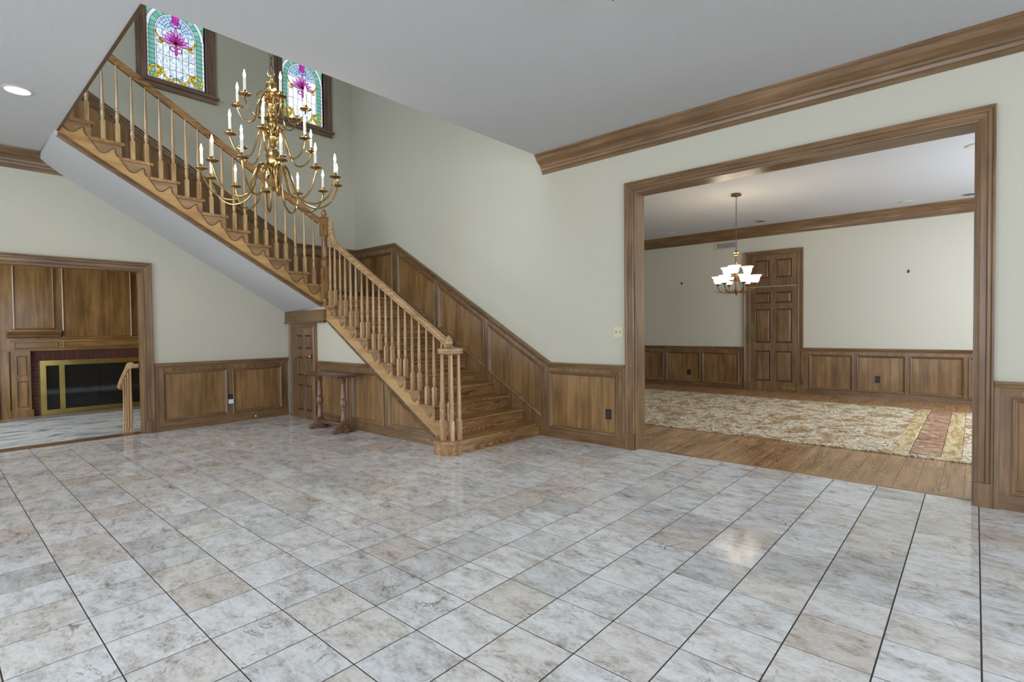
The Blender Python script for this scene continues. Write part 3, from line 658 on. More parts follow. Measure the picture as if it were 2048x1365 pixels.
# upper newel
NC = Vector((-6.885, YU + 0.005, 0))
nb = square_rings(BM(), [(0.043, 1.74), (0.043, 2.19), (0.03, 2.2)], NC)
square_rings(nb, [(0.03, 2.62), (0.046, 2.64), (0.046, 2.86), (0.038, 2.875), (0.05, 2.885), (0.05, 2.895), (0.02, 2.9)], NC)
lathe(nb, [(0.036, 2.195), (0.036, 2.205), (0.047, 2.23), (0.05, 2.28), (0.044, 2.3), (0.036, 2.305), (0.048, 2.315), (0.036, 2.33), (0.044, 2.35), (0.038, 2.56), (0.046, 2.575), (0.036, 2.59), (0.046, 2.63)], NC, 24, 0.1)
lathe(nb, [(0.012, 1.62), (0.03, 1.635), (0.04, 1.66), (0.03, 1.69), (0.024, 1.7), (0.04, 1.715), (0.04, 1.742)], NC, 16)
obj('newel_post', nb, OAK['z'], st, True)
obj('acorn_finial', lathe(BM(), [(r * 1.0, z) for r, z in ACORN], NC + Vector((0, 0, 2.895)), 16), OAK['z'], st, True)
# ------------------------------------------------------------------ stained glass windows
GG = [glow('green_glass', (116, 190, 172), 0.62, (104, 168, 166), 6), glow('pale_green_glass', (146, 200, 184), 0.66, (120, 186, 172), 6)]
GW = glow('white_glass', (222, 224, 234), 0.78)
GCL = glow('clear_textured_glass', (236, 244, 252), 0.8, (96, 132, 160), 34)
GCB = glow('clear_bright_glass', (250, 252, 255), 1.05, (186, 198, 226), 6)
GY = glow('gold_glass', (216, 190, 48), 0.85, (184, 154, 36), 9)
GM = glow('magenta_glass', (200, 60, 180), 0.75, (150, 30, 140), 22)
GP = glow('pink_glass', (214, 130, 208), 0.8, (188, 92, 184), 16)
GB = glow('blue_glass', (196, 218, 242), 0.9, (120, 168, 214), 30)
def window(nm, y0, y1, clear, label):
    gw = y1 - y0; H = WZ1 - WZ0; cxw = gw / 2; spring = 0.69
    xg = XL - 0.05
    def Q(w, h, d=0.0): return Vector((xg + d, y0 + w, WZ0 + h))
    fr = BM()
    P = [L3(y0, WZ1), L3(y0, WZ0), L3(y1, WZ0), L3(y1, WZ1)]; P = ccw(P, NL)
    molding(fr, P, NL, [(0.0, -0.06), (0.0, 0.018), (-0.02, 0.022), (-0.03, 0.014), (-0.075, 0.014), (-0.085, 0.028), (-0.125, 0.03), (-0.125, -0.0), (-0.002, -0.0), (-0.002, -0.06)], True)
    win = struct(nm, fr, (WINW['y'], WINW['z']), label, 'window')
    sl = BM(); box(sl, XL, XL + 0.075, y0 - 0.15, y1 + 0.15, WZ0 - 0.075, WZ0 - 0.045); box(sl, XL, XL + 0.04, y0 - 0.125, y1 + 0.125, WZ0 - 0.135, WZ0 - 0.075)
    obj('window_sill', sl, WINW['y'], win)
    lead = BM()
    def pane(poly, mat, d=0.0, line=True):
        pts = [Q(w, h, d) for w, h in poly]
        obj('pane', prism(BM(), ccw(pts, NL), NL, 0.0, 0.003), mat, win)
        if line:
            for a, b_ in zip(poly, poly[1:] + poly[:1]): seg(a, b_, d)
    def seg(a, b_, d=0.0, wd=0.0024):
        a = Vector(a); b_ = Vector(b_); t = b_ - a
        if t.length < 1e-4: return
        t.normalize(); s = Vector((-t.y, t.x)) * wd
        prism(lead, [Q(*(a + s), d), Q(*(b_ + s), d), Q(*(b_ - s), d), Q(*(a - s), d)], NL, 0.0032, 0.0046)
    def ring_pt(r, a): return (cxw + r * math.cos(a), spring + r * math.sin(a))
    e0, e1, e2, e3 = 0.0, 0.03, 0.098, 0.116
    nrow = 11; b0 = 0.033
    for i in range(nrow):
        h0 = b0 + (spring - b0) * i / nrow; h1 = b0 + (spring - b0) * (i + 1) / nrow
        for s in (0, 1):
            f = (lambda w: w) if s == 0 else (lambda w: gw - w)
            pane([(f(e0), h0), (f(e1), h0), (f(e1), h1), (f(e0), h1)], GW)
            pane([(f(e1), h0), (f(e2), h0), (f(e2), h1), (f(e1), h1)], GG[0])
            pane([(f(e2), h0), (f(e3), h0), (f(e3), h1), (f(e2), h1)], GW, line=(i % 3 == 0))
    for i in range(10): pane([(gw * i / 10, 0), (gw * (i + 1) / 10, 0), (gw * (i + 1) / 10, b0), (gw * i / 10, b0)], GW)
    R = [cxw - e0 - 0.001, cxw - e1 - 0.012, cxw - e2 - 0.012, cxw - e3 - 0.012]
    na = 13
    for i in range(na):
        a0, a1 = PI * i / na, PI * (i + 1) / na; am = (a0 + a1) / 2
        for ro_, ri_, mt_ in ((R[0], R[1], GW), (R[1], R[2], GG[i % 2]), (R[2], R[3], GW)):
            pane([ring_pt(ro_, a0), ring_pt(ro_, am), ring_pt(ro_, a1), ring_pt(ri_, a1), ring_pt(ri_, am), ring_pt(ri_, a0)], mt_, line=(mt_ is not GW))
        for s0, s1 in ((a0, am), (am, a1)): seg(ring_pt(R[0], s0), ring_pt(R[0], s1)); seg(ring_pt(R[3], s0), ring_pt(R[3], s1))
        # spandrel out to the frame
        def rim(a):
            c, s = math.cos(a), math.sin(a); k = min(cxw / abs(c) if abs(c) > 1e-6 else 9, (H - spring) / s if s > 1e-6 else 9)
            return (cxw + c * k, spring + s * k)
        poly = [ring_pt(R[0], a0), rim(a0), rim(am), rim(a1), ring_pt(R[0], a1), ring_pt(R[0], am)]
        ka = math.atan2(H - spring, cxw)
        if a0 < ka < a1: poly.insert(2, (gw, H))
        if a0 < PI - ka < a1: poly.insert(3, (0, H))
        if i not in (0, na - 1): pane(poly, GG[(i + 1) % 2])
        else: pane([ring_pt(R[0], a0), rim(a1) if i == 0 else rim(a0), ring_pt(R[0], a1)], GG[0])
    # lunette behind the flower
    lun = [ring_pt(R[3], PI * i / 16) for i in range(17)]
    pane(lun, GB, line=False)
    for s in (1, -1):
        for k in range(4):
            rr = R[3] * (0.45 + 0.15 * k)
            for i in range(5):
                a0 = PI / 2 - s * (0.25 + 0.22 * i); a1 = PI / 2 - s * (0.25 + 0.22 * (i + 1)); seg(ring_pt(rr, a0), ring_pt(rr * 1.04, a1))
        for i in range(5):
            a = PI / 2 - s * (0.3 + 0.25 * i); seg(ring_pt(R[3] * 0.4, a), ring_pt(R[3], a + 0.1 * s))
    # clear centre panes
    ww = (gw - 2 * e3) / 6; hs = [b0, 0.19, 0.36, 0.53, spring]
    for i in range(6):
        for h0, h1 in zip(hs, hs[1:]): pane([(e3 + ww * i, h0), (e3 + ww * (i + 1), h0), (e3 + ww * (i + 1), h1), (e3 + ww * i, h1)], clear)
    def ribbon(path, w0, mat, d, cut=5, n=5):
        C = smooth_path([Vector((a, b_, 0)) for a, b_ in path], n); Lp, Rp = [], []
        for i in range(len(C)):
            t = (C[min(i + 1, len(C) - 1)] - C[max(i - 1, 0)]).normalized(); s = Vector((-t.y, t.x, 0)) * w0
            Lp.append((C[i] + s)[:2]); Rp.append((C[i] - s)[:2])
        for i in range(0, len(C) - 1, cut):
            j = min(i + cut, len(C) - 1); pane(Lp[i:j + 1] + Rp[i:j + 1][::-1], mat, d)
    for s in (0, 1):
        f = (lambda w: w) if s == 0 else (lambda w: gw - w)
        ribbon([(f(0.10), 0.115), (f(0.125), 0.10), (f(0.15), 0.125), (f(0.135), 0.17), (f(0.085), 0.185), (f(0.045), 0.15), (f(0.04), 0.09), (f(0.075), 0.055), (f(0.12), 0.06), (f(0.165), 0.115)][::-1], 0.0125, GY, 0.004)
        ribbon([(f(0.125), 0.185), (f(0.17), 0.165), (f(0.205), 0.09), (f(0.25), 0.045), (f(0.30), 0.055), (f(cxw), 0.085)], 0.0125, GY, 0.0045)
        ribbon([(f(0.29), 0.12), (f(0.275), 0.095), (f(0.305), 0.08), (f(cxw), 0.09)], 0.008, GB, 0.005)
        # garland with curled ends
        ribbon([(f(cxw), 0.53), (f(0.24), 0.535), (f(0.16), 0.555), (f(0.12), 0.605), (f(0.098), 0.62), (f(0.104), 0.65)], 0.009, GY, 0.0045)
        ribbon([(f(0.15), 0.55), (f(0.175), 0.53), (f(0.165), 0.50), (f(0.135), 0.505)], 0.009, GY, 0.005)
        # purple curls above and below the flower
        ribbon([(f(cxw), 0.45), (f(0.29), 0.44), (f(0.275), 0.475), (f(0.30), 0.505), (f(0.325), 0.48)], 0.005, GP, 0.006, 8)
        ribbon([(f(cxw), 0.76), (f(0.30), 0.77), (f(0.285), 0.80), (f(0.305), 0.835), (f(0.33), 0.81)], 0.006, GP, 0.006, 8)
    fc = (cxw, 0.54)
    for ang, ln, wd, mt_ in ((8, 0.19, 0.024, GP), (172, 0.19, 0.024, GP), (28, 0.17, 0.026, GP), (152, 0.17, 0.026, GP), (50, 0.17, 0.026, GP), (130, 0.17, 0.026, GP), (72, 0.19, 0.024, GP), (108, 0.19, 0.024, GP), (90, 0.23, 0.026, GP), (38, 0.1, 0.014, GM), (142, 0.1, 0.014, GM), (62, 0.11, 0.014, GM), (118, 0.11, 0.014, GM), (80, 0.12, 0.012, GM), (100, 0.12, 0.012, GM), (18, 0.09, 0.012, GM), (162, 0.09, 0.012, GM)):
        a = math.radians(ang); c, s = math.cos(a), math.sin(a); d = 0.007 if mt_ is GP else 0.0095
        pane([(fc[0] + c * ln * k - s * w * wd, fc[1] + s * ln * k + c * w * wd) for k, w in ((0.05, 0.25), (0.45, 1), (0.75, 0.62), (1, 0), (0.75, -0.62), (0.45, -1), (0.05, -0.25))], mt_, d)
    pane([(cxw + w * 0.018, 0.38 + h) for w, h in ((0, 0), (1, 0.035), (0.5, 0.07), (1, 0.11), (0.4, 0.16), (-0.4, 0.16), (-1, 0.11), (-0.5, 0.07), (-1, 0.035))], GM, 0.009)
    pane([(cxw + w, h) for w, h in ((-0.02, 0.79), (0.02, 0.79), (0.042, 0.88), (0.045, 0.94), (-0.045, 0.94), (-0.042, 0.88))], GM, 0.009)
    obj('lead_came', lead, LEAD, win)
    return win
window('window_1', WIN[0][0], WIN[0][1], GCL, 'arched stained glass window with mottled clear panes above the upper flight')
window('window_2', WIN[1][0], WIN[1][1], GCB, 'arched stained glass window with bright white panes near the wall corner')
# ------------------------------------------------------------------ brass chandelier
CH = Vector((-5.13, -2.14, 2.66))
ch = thing('brass_chandelier', CH, 'large three tier brass chandelier with candle lights in the stairwell', 'chandelier')
lk = BM()
for k in range(34):
    z = 3.83 + k * 0.07; c = CH.copy(); c.z = z; ax = Vector((1, 0, 0)) if k % 2 else Vector((0, 1, 0)); pts = []
    for q in range(11):
        a = 2 * PI * q / 10; pts.append(c + ax * math.cos(a) * 0.014 + Vector((0, 0, 1)) * math.sin(a) * 0.042)
    tube(lk, pts, 0.004, 5)
obj('chain', lk, BRONZE, ch, True)
obj('ceiling_canopy', lathe(BM(), [(0.08, ZU - 0.04 - 0), (0.07, ZU - 0.01), (0.02, ZU)], (CH.x, CH.y, 0), 20), BRASS, ch, True)
rg = BM(); tube(rg, [Vector((CH.x, CH.y, 3.79)) + (r2 * math.cos(a) + Vector((0, 0, 1)) * math.sin(a)) * 0.032 for a in [2 * PI * q / 20 for q in range(21)]], 0.005, 6); obj('hanging_ring', rg, BRASS, ch, True)
def vase(z, h, r): return [(r * 0.3, z), (r * 0.55, z + h * 0.04), (r * 0.4, z + h * 0.1), (r * 0.75, z + h * 0.2), (r, z + h * 0.5), (r * 1.02, z + h * 0.72), (r * 0.85, z + h * 0.85), (r * 0.95, z + h * 0.9), (r * 0.35, z + h)]
prof = [(0.012, 2.66), (0.03, 2.675), (0.02, 2.69), (0.05, 2.72), (0.075, 2.76), (0.06, 2.8), (0.03, 2.82)] + vase(2.83, 0.25, 0.062) + [(0.022, 3.1), (0.05, 3.13), (0.062, 3.17), (0.04, 3.19), (0.022, 3.2)] + vase(3.21, 0.2, 0.05) + [(0.018, 3.42), (0.045, 3.45), (0.055, 3.48), (0.03, 3.5), (0.02, 3.51)] + vase(3.52, 0.19, 0.052) + [(0.014, 3.715), (0.026, 3.73), (0.012, 3.745), (0.012, 3.765)]
obj('body', lathe(BM(), prof, (CH.x, CH.y, 0), 24, 0.05), BRASS, ch, True)
def chand_arm(z, r, zs, dip, rise, pr):
    """arm in local radial plane: from the hub at height z, up and over, dipping, ending under the pan at height zs"""
    P = [(0.03, z), (0.06, z + rise), (0.12 if r > 0.5 else 0.09, z + rise * 1.15), (0.17 if r > 0.5 else 0.13, z + rise * 0.2), (0.24 if r > 0.5 else r * 0.5, zs - dip * 0.75), (r * 0.66, zs - dip), (r * 0.88, zs - dip * 0.72), (r, zs - dip * 0.15), (r, zs)]
    return mesh_of('arm', tube(BM(), smooth_path([(a, 0, b_ - CH.z) for a, b_ in P], 5), pr, 8), BRASS, True)
def bulb_light(parent, loc, e):
    d = bpy.data.lights.new('bulb_light', 'POINT'); d.energy = e; d.color = (1, 0.88, 0.7); d.shadow_soft_size = 0.02
    o = bpy.data.objects.new('bulb_light', d); COL.objects.link(o); o.parent = parent; o.location = loc
pan = mesh_of('drip_pan', lathe(BM(), [(0.008, -0.012), (0.02, -0.006), (0.052, 0.004), (0.054, 0.009), (0.022, 0.003), (0.012, 0.012), (0.019, 0.02), (0.019, 0.038), (0.014, 0.045)], seg=16), BRASS, True)
sleeve = mesh_of('candle_sleeve', lathe(BM(), [(0.0125, 0.04), (0.0125, 0.15), (0.009, 0.153)], seg=12), CANDLE, True)
bulb = mesh_of('bulb', lathe(BM(), [(0.006, 0.152), (0.011, 0.168), (0.0125, 0.182), (0.008, 0.205), (0.002, 0.23)], seg=10), BULB, True)
scr = BM(); sp_ = [(0.05 + 0.05 * math.cos(a) * (1 - a / 14) + 0.03, 0, 0.06 * math.sin(a) * (1 - a / 14)) for a in [q * 0.45 for q in range(24)]]
tube(scr, sp_, 0.005, 6); scroll = mesh_of('scroll', scr, BRASS, True)
for nA, r, zs, z, dip, rise, pr, a0 in ((12, 0.597, 2.785, 2.76, 0.25, 0.12, 0.009, 12), (6, 0.374, 3.115, 3.14, 0.17, 0.10, 0.008, 24), (6, 0.311, 3.455, 3.46, 0.14, 0.08, 0.007, 50)):
    me = chand_arm(z, r, zs, dip, rise, pr)
    for k in range(nA):
        a = math.radians(a0 + 360 / nA * k)
        am = inst('arm', me, CH, ch, a)
        for nm, mm in (('drip_pan', pan), ('candle_sleeve', sleeve), ('bulb', bulb)):
            s = bpy.data.objects.new(nm, mm); COL.objects.link(s); s.parent = am; s.location = (r, 0, zs - CH.z)
        if k % 3 == 0: bulb_light(am, (r, 0, zs - CH.z + 0.25), 3.2)
    for k in range(6):
        inst('scroll', scroll, (CH.x, CH.y, z + 0.09), ch, math.radians(a0 + 15 + 60 * k))
# ------------------------------------------------------------------ dining chandelier
DC = Vector((-2.73, 3.72, 1.77))
dc = thing('shade_chandelier', DC, 'bronze branch chandelier with nine frosted glass bell shades in the dining room', 'chandelier')
obj('ceiling_canopy', lathe(BM(), [(0.075, ZDC - 0.03), (0.07, ZDC - 0.012), (0.03, ZDC)], (DC.x, DC.y, 0), 20), BRONZE, dc, True)
lk = BM()
for k in range(20):
    c = DC.copy(); c.z = 2.46 + k * 0.042; ax = Vector((1, 0, 0)) if k % 2 else Vector((0, 1, 0))
    tube(lk, [c + ax * math.cos(2 * PI * q / 8) * 0.009 + Vector((0, 0, 1)) * math.sin(2 * PI * q / 8) * 0.026 for q in range(9)], 0.003, 5)
obj('chain', lk, BRONZE, dc, True)
obj('body', lathe(BM(), [(0.006, 1.77), (0.018, 1.785), (0.012, 1.8), (0.03, 1.82), (0.034, 1.85), (0.02, 1.88), (0.015, 1.95), (0.025, 2.0), (0.015, 2.05), (0.012, 2.2), (0.022, 2.25), (0.014, 2.3), (0.014, 2.36), (0.03, 2.375), (0.022, 2.39), (0.05, 2.41), (0.05, 2.415), (0.012, 2.43), (0.008, 2.46)], (DC.x, DC.y, 0), 14), BRONZE, dc, True)
shade_me = BM(); rings = []
for r, z in ((0.03, 0.0), (0.045, 0.012), (0.058, 0.04), (0.062, 0.07), (0.072, 0.095), (0.09, 0.115)):
    rings.append([shade_me.verts.new((r * (1 + (0.045 * math.cos(a * 8) if z > 0.08 else 0)) * math.cos(a), r * (1 + (0.045 * math.cos(a * 8) if z > 0.08 else 0)) * math.sin(a), z)) for a in [2 * PI * q / 32 for q in range(32)]])
for A, B in zip(rings, rings[1:]):
    for k in range(32): shade_me.faces.new([A[k], A[(k + 1) % 32], B[(k + 1) % 32], B[k]])
shade_me.faces.new(rings[0][::-1]); shade_me = mesh_of('glass_shade', shade_me, SHADE, True)
cup = mesh_of('shade_cup', lathe(BM(), [(0.01, -0.025), (0.02, -0.015), (0.034, 0.0), (0.036, 0.008)], seg=12), BRONZE, True)
dbulb = mesh_of('bulb', lathe(BM(), [(0.01, 0.01), (0.02, 0.04), (0.022, 0.06), (0.01, 0.085)], seg=10), DBULB, True)
for nA, r, zb, z0, a0 in ((6, 0.26, 1.945, 1.84, 12), (3, 0.165, 2.085, 2.02, 40)):
    ab = BM()
    tube(ab, smooth_path([(0.015, 0, z0 - DC.z), (r * 0.4, 0, z0 - 0.03 - DC.z), (r * 0.8, 0, z0 - 0.01 - DC.z), (r, 0, zb - 0.05 - DC.z), (r, 0, zb - 0.02 - DC.z)], 5), 0.007, 6)
    for q, (f0, dx, dy, dz) in enumerate(((0.45, 0.03, 0.05, 0.04), (0.55, 0.05, -0.05, -0.03), (0.75, 0.06, 0.04, -0.035), (0.85, 0.05, -0.045, 0.035), (0.3, 0.01, 0.05, -0.04), (0.95, 0.07, 0.02, 0.02))):
        p = Vector((r * f0, 0, z0 - 0.02 - DC.z)); tube(ab, [p, p + Vector((dx * 0.5, dy * 0.7, dz * 0.4)), p + Vector((dx, dy, dz))], 0.005, 5, 0.002)
    me = mesh_of('arm', ab, BRONZE, True)
    for k in range(nA):
        am = inst('arm', me, DC, dc, math.radians(a0 + 360 / nA * k))
        for nm, mm in (('shade_cup', cup), ('glass_shade', shade_me), ('bulb', dbulb)):
            s = bpy.data.objects.new(nm, mm); COL.objects.link(s); s.parent = am; s.location = (r, 0, zb - DC.z)
        bulb_light(am, (r, 0, zb - DC.z + 0.1), 3.4)
# ------------------------------------------------------------------ dining door
def DD(u, v): return Vector((u, YDF + 0.019, v))
D2P = [(u0, u1, v0, v1) for v0, v1 in ((1.755, 1.968), (0.97, 1.636), (0.21, 0.805)) for u0, u1 in ((-3.358, -3.07), (-2.977, -2.685))]
dd = struct('door_2', slab_holes(DD, NR, rect(-3.44, -2.60, 0.012, 2.075), [rect(*p) for p in D2P], 0.0, 0.031), TRM['z'], 'tall six panel stained swing door in the dining room', 'door')
for p in D2P: raised(DD, NR, *p, 0.031, dd)
obj('push_plate', bbox(-3.44, -3.368, YDF - 0.016, YDF - 0.0122, 1.0, 1.362), BRASSD, dd)
obj('kick_plate', bbox(-2.86, -2.61, YDF - 0.03, YDF - 0.0122, 0.06, 0.115), BRASSD, dd)
cs = casing(D3, -3.47, -2.585, 2.695, NR, TRM, 'stained casing around the tall dining room door', w=1.0)
TPP = [(-3.358, -3.09, 2.25, 2.605), (-2.977, -2.685, 2.25, 2.605)]
tp = struct('trim_90', slab_holes(DD, NR, rect(-3.468, -2.587, 2.095, 2.693), [rect(*p) for p in TPP], 0.0, 0.031), TRM['z'], 'two panel stained transom board above the dining room door', 'transom')
for p in TPP: raised(DD, NR, *p, 0.031, tp)
# ------------------------------------------------------------------ rug
rug = thing('area_rug', (-2.6, 3.8, 0), 'large cream and gold patterned area rug on the dining room planks', 'rug')
obj('pile', bbox(-5.9, -0.52, 1.97, 5.6, 0.001, 0.014, 0.004), RUGF, rug)
obj('red_border', bbox(-0.515, -0.275, 2.08, 5.5, 0.001, 0.0145, 0.003), RUGR, rug)
obj('gold_band', bbox(-0.66, -0.53, 2.15, 5.4, 0.001, 0.016, 0.002), RUGG, rug)
obj('gold_band', bbox(-0.27, -0.12, 2.03, 5.55, 0.001, 0.0145, 0.003), RUGG, rug)
e_ = BM(); box(e_, -0.515, -0.03, 1.97, 2.075, 0.001, 0.014); obj('edge_border', e_, RUGF, rug)
e_ = BM(); box(e_, -0.115, -0.03, 2.08, 5.6, 0.001, 0.014); obj('edge_border', e_, RUGF, rug)
fr_ = BM()
for k in range(170):
    y = 1.98 + k * 0.0213; tube(fr_, [(-0.03, y, 0.008), (0.01, y + random.uniform(-0.01, 0.01), 0.005), (0.05, y + random.uniform(-0.02, 0.02), 0.003)], 0.003, 4)
o = obj('fringe', fr_, RUGW, rug); o['kind'] = 'stuff'
# ------------------------------------------------------------------ console table
ct = thing('console_table', (-6.32, -0.9, 0), 'narrow dark wood trestle table with turned legs against the stair wall', 'table')
tt = bbox(-6.77, -5.86, -1.09, -0.725, 0.725, 0.752, 0.006); obj('table_top', tt, DARKW['x'], ct)
for xp in (-6.62, -6.03):
    lg = BM(); c = Vector((xp, -0.905, 0))
    lathe(lg, [(0.034, 0.14), (0.042, 0.155), (0.034, 0.17), (0.029, 0.29), (0.037, 0.3), (0.037, 0.31), (0.031, 0.32), (0.044, 0.35), (0.046, 0.385), (0.031, 0.425), (0.037, 0.435), (0.031, 0.45), (0.032, 0.52), (0.024, 0.63), (0.032, 0.64), (0.036, 0.655), (0.028, 0.67), (0.04, 0.69), (0.05, 0.705)], c, 16)
    obj('leg', lg, DARKW['z'], ct, True)
    obj('leg_cap', bbox(xp - 0.06, xp + 0.06, -1.03, -0.78, 0.704, 0.7255, 0.006), DARKW['y'], ct)
    ft = BM()
    pr = [(-0.15, 0), (-0.09, 0), (-0.08, 0.018), (0.08, 0.018), (0.09, 0), (0.15, 0), (0.15, 0.03), (0.12, 0.06), (0.08, 0.075), (0.05, 0.12), (0.035, 0.145), (-0.035, 0.145), (-0.05, 0.12), (-0.08, 0.075), (-0.12, 0.06), (-0.15, 0.03)]
    prism(ft, [(xp, -0.905 + u, v) for u, v in pr], (1, 0, 0), -0.028, 0.028)
    prism(ft, [(xp + u * 0.62, -0.905, v * 0.98) for u, v in pr], (0, 1, 0), -0.024, 0.024)
    obj('foot', ft, DARKW['y'], ct)
obj('stretcher', bbox(-6.6, -6.05, -0.922, -0.888, 0.07, 0.115, 0.005), DARKW['x'], ct)
# ------------------------------------------------------------------ electrical plates and small wall things
def outlet(name, plane, n, u, v, w, h, mat, label, cat, group=None, proud=0.0, holes=True):
    o = obj(name, prism(BM(), [plane(*p) for p in rect(u - w / 2, u + w / 2, v - h / 2, v + h / 2)], n, proud, proud + 0.006), mat); tag(o, label, cat, group)
    if holes:
        for dv in (-0.02, 0.02):
            obj('socket', prism(BM(), [plane(*p) for p in rect(u - w * 0.26, u + w * 0.26, v + dv - 0.014, v + dv + 0.014)], n, proud + 0.006, proud + 0.009), VENTD if mat is BLACK else IVORY, o)
    return o
outlet('wall_outlet', R3, NR, -3.04, 0.35, 0.07, 0.11, BLACK, 'black outlet plate in the wainscot panel beside the bottom step', 'outlet', 'wall outlets', proud=0.0081)
lo_ = outlet('wall_outlet', L3, NL, -1.52, 0.345, 0.07, 0.12, BLACK, 'black outlet plate on the stile between two panels by the den opening', 'outlet', 'wall outlets', proud=0.0221)
pd = obj('plug_adapter', prism(BM(), [L3(*p) for p in rect(-1.55, -1.49, 0.275, 0.335)], NL, 0.0312, 0.06), WHITE); tag(pd, 'small white plug adapter in the black outlet by the den', 'adapter')
outlet('wall_outlet', D3, NR, -4.735, 0.31, 0.075, 0.12, BLACK, 'black outlet plate in the dining wainscot left of the door', 'outlet', 'wall outlets', proud=0.0081)
outlet('wall_outlet', D3, NR, -1.313, 0.338, 0.075, 0.12, BLACK, 'black outlet plate in the dining wainscot right of the door', 'outlet', 'wall outlets', proud=0.0081)
sw = outlet('switch_plate', R3, NR, -2.915, 1.252, 0.112, 0.108, IVORY, 'ivory double light switch plate beside the dining opening', 'switch', holes=False)
for du in (-0.024, 0.024): obj('toggle', prism(BM(), [R3(*p) for p in rect(-2.915 + du - 0.005, -2.915 + du + 0.005, 1.24, 1.264)], NR, 0.006, 0.016), BRASSD, sw)
ds = BM(); tube(ds, [(XL + 0.02, -1.205, 0.06), (XL + 0.09, -1.205, 0.06)], 0.006, 8); ds = obj('door_stop', ds, BRASSD); tag(ds, 'small brass spring door stop on the left baseboard', 'door stop')
tp_ = BM(); tube(tp_, [(XL + 0.09, -1.205, 0.06), (XL + 0.105, -1.205, 0.06)], 0.011, 10); obj('tip', tp_, WHITE, ds)
for u, v, lab in ((-4.894, 2.266, 'tiny picture hook left of the dining room door'), (-0.887, 2.207, 'tiny picture hook right of the dining room door')):
    o = BM(); box(o, u - 0.012, u + 0.012, YDF + 0.008, YDF + 0.0195, v - 0.025, v + 0.025); o = obj('picture_hook', o, BLACK); tag(o, lab, 'hook', 'picture hooks')
vt = obj('air_vent', prism(BM(), [D3(*p) for p in rect(-4.17, -3.70, 2.905, 3.075)], NR, 0.0, 0.008), VENTM); tag(vt, 'rectangular white air vent under the dining crown molding', 'vent')
obj('vent_opening', prism(BM(), [D3(*p) for p in rect(-4.12, -3.75, 2.94, 3.04)], NR, 0.008, 0.0085), VENTD, vt)
for k in range(19): obj('slat', prism(BM(), [D3(*p) for p in rect(-4.118 + k * 0.0196, -4.109 + k * 0.0196, 2.94, 3.04)], NR, 0.0085, 0.013), VENTM, vt)
def downlight(x, y, z, r, lens, label, name='recessed_light', cat='recessed light', group='recessed ceiling lights'):
    o = thing(name, (x, y, z), label, cat, group)
    obj('trim_ring', lathe(BM(), [(r * 0.8, z - 0.002), (r * 0.84, z - 0.008), (r, z - 0.006), (r * 1.02, z)], (x, y, 0), 28), VENTM, o, True)
    obj('lens', lathe(BM(), [(r * 0.3, z - 0.0098), (r * 0.82, z - 0.0095), (r * 0.82, z - 0.004)], (x, y, 0), 28), lens, o, True)
downlight(-6.056, -3.853, ZC, 0.1, DOWN, 'glowing round recessed light in the hall ceiling beside the stairwell')
LENSW = plain('lens_white', (200, 196, 188), 0.5)
downlight(-4.902, 6.2, ZDC, 0.1, LENSW, 'unlit pale recessed light in the far left dining ceiling')
downlight(-3.08, 6.12, ZDC, 0.1, DGREY, 'grey round ceiling speaker above the dining room door', 'ceiling_speaker', 'speaker', 'ceiling speakers')
downlight(-0.894, 6.2, ZDC, 0.1, LENSW, 'unlit pale recessed light in the dining ceiling right of the door')
downlight(-0.105, 6.25, ZDC, 0.1, DGREY, 'grey round ceiling speaker over the picture hook right of the dining door', 'ceiling_speaker', 'speaker', 'ceiling speakers')
downlight(-0.03, 3.4, ZDC, 0.1, LENSW, 'pale recessed light nearest the dining opening head casing')
# ------------------------------------------------------------------ den: fireplace, carpet, step railing
fp = thing('fireplace', (XF, -2.2, -0.17), 'wood panelled fireplace with brass framed glass doors in the den', 'fireplace')
def F3(u, v): return Vector((XF - 0.1, u, v))
obj('breast', bbox(XF - 0.1, XF, -3.5, -1.0, 1.0, 2.8), DEN['z'], fp)
obj('side_stile', bbox(XF - 0.1, XF - 0.02, -3.56, -3.44, -0.17, 2.8), DEN['z'], fp)
for (u0, u1, v0, v1, px_) in ((-3.35, -2.85, 1.41, 2.75, 0.0), (-2.70, -1.70, 1.255, 2.75, 0.03)):
    pts = ccw([Vector((XF, u, v)) for u, v in rect(u0, u1, v0, v1)], NL)
    obj('panel', prism(BM(), pts, NL, 0.0, 0.012 + px_), DEN['z'], fp)
    obj('panel_molding', molding(BM(), pts, NL, [(0, 0.0), (0, 0.02 + px_), (-0.01, 0.03 + px_), (-0.025, 0.02 + px_), (-0.03, 0.0)], True), (DEN['y'], DEN['z']), fp)
mt = BM(); t_ = [(-3.49, 1.36), (-1.0, 1.36)]
molding(mt, [Vector((XF, -2.76, 1.36)), Vector((XF, -3.46, 1.36))], NL, [(0, 0), (0, 0.2), (0.02, 0.2), (0.03, 0.17), (0.06, 0.14), (0.075, 0.1), (0.11, 0.09), (0.13, 0.05), (0.13, 0)])
obj('mantel_shelf', mt, DEN['y'], fp)
mt = BM(); molding(mt, [Vector((XF, -1.0, 1.235)), Vector((XF, -2.76, 1.235))], NL, [(0, 0), (0, 0.06), (0.02, 0.06), (0.04, 0.03), (0.05, 0.02), (0.05, 0)])
obj('mantel_shelf', mt, DEN['y'], fp)
obj('frieze', bbox(XF, XF + 0.03, -3.42, -1.0, 1.0, 1.2), DEN['y'], fp)
for (u0, u1) in ((-3.38, -2.8), (-2.72, -1.2)):
    pts = ccw([Vector((XF + 0.03, u, v)) for u, v in rect(u0, u1, 1.04, 1.16)], NL); obj('frieze_molding', molding(BM(), pts, NL, [(0, 0), (0, 0.008), (0.012, 0.012), (0.02, 0)], True), (DEN['y'], DEN['z']), fp)
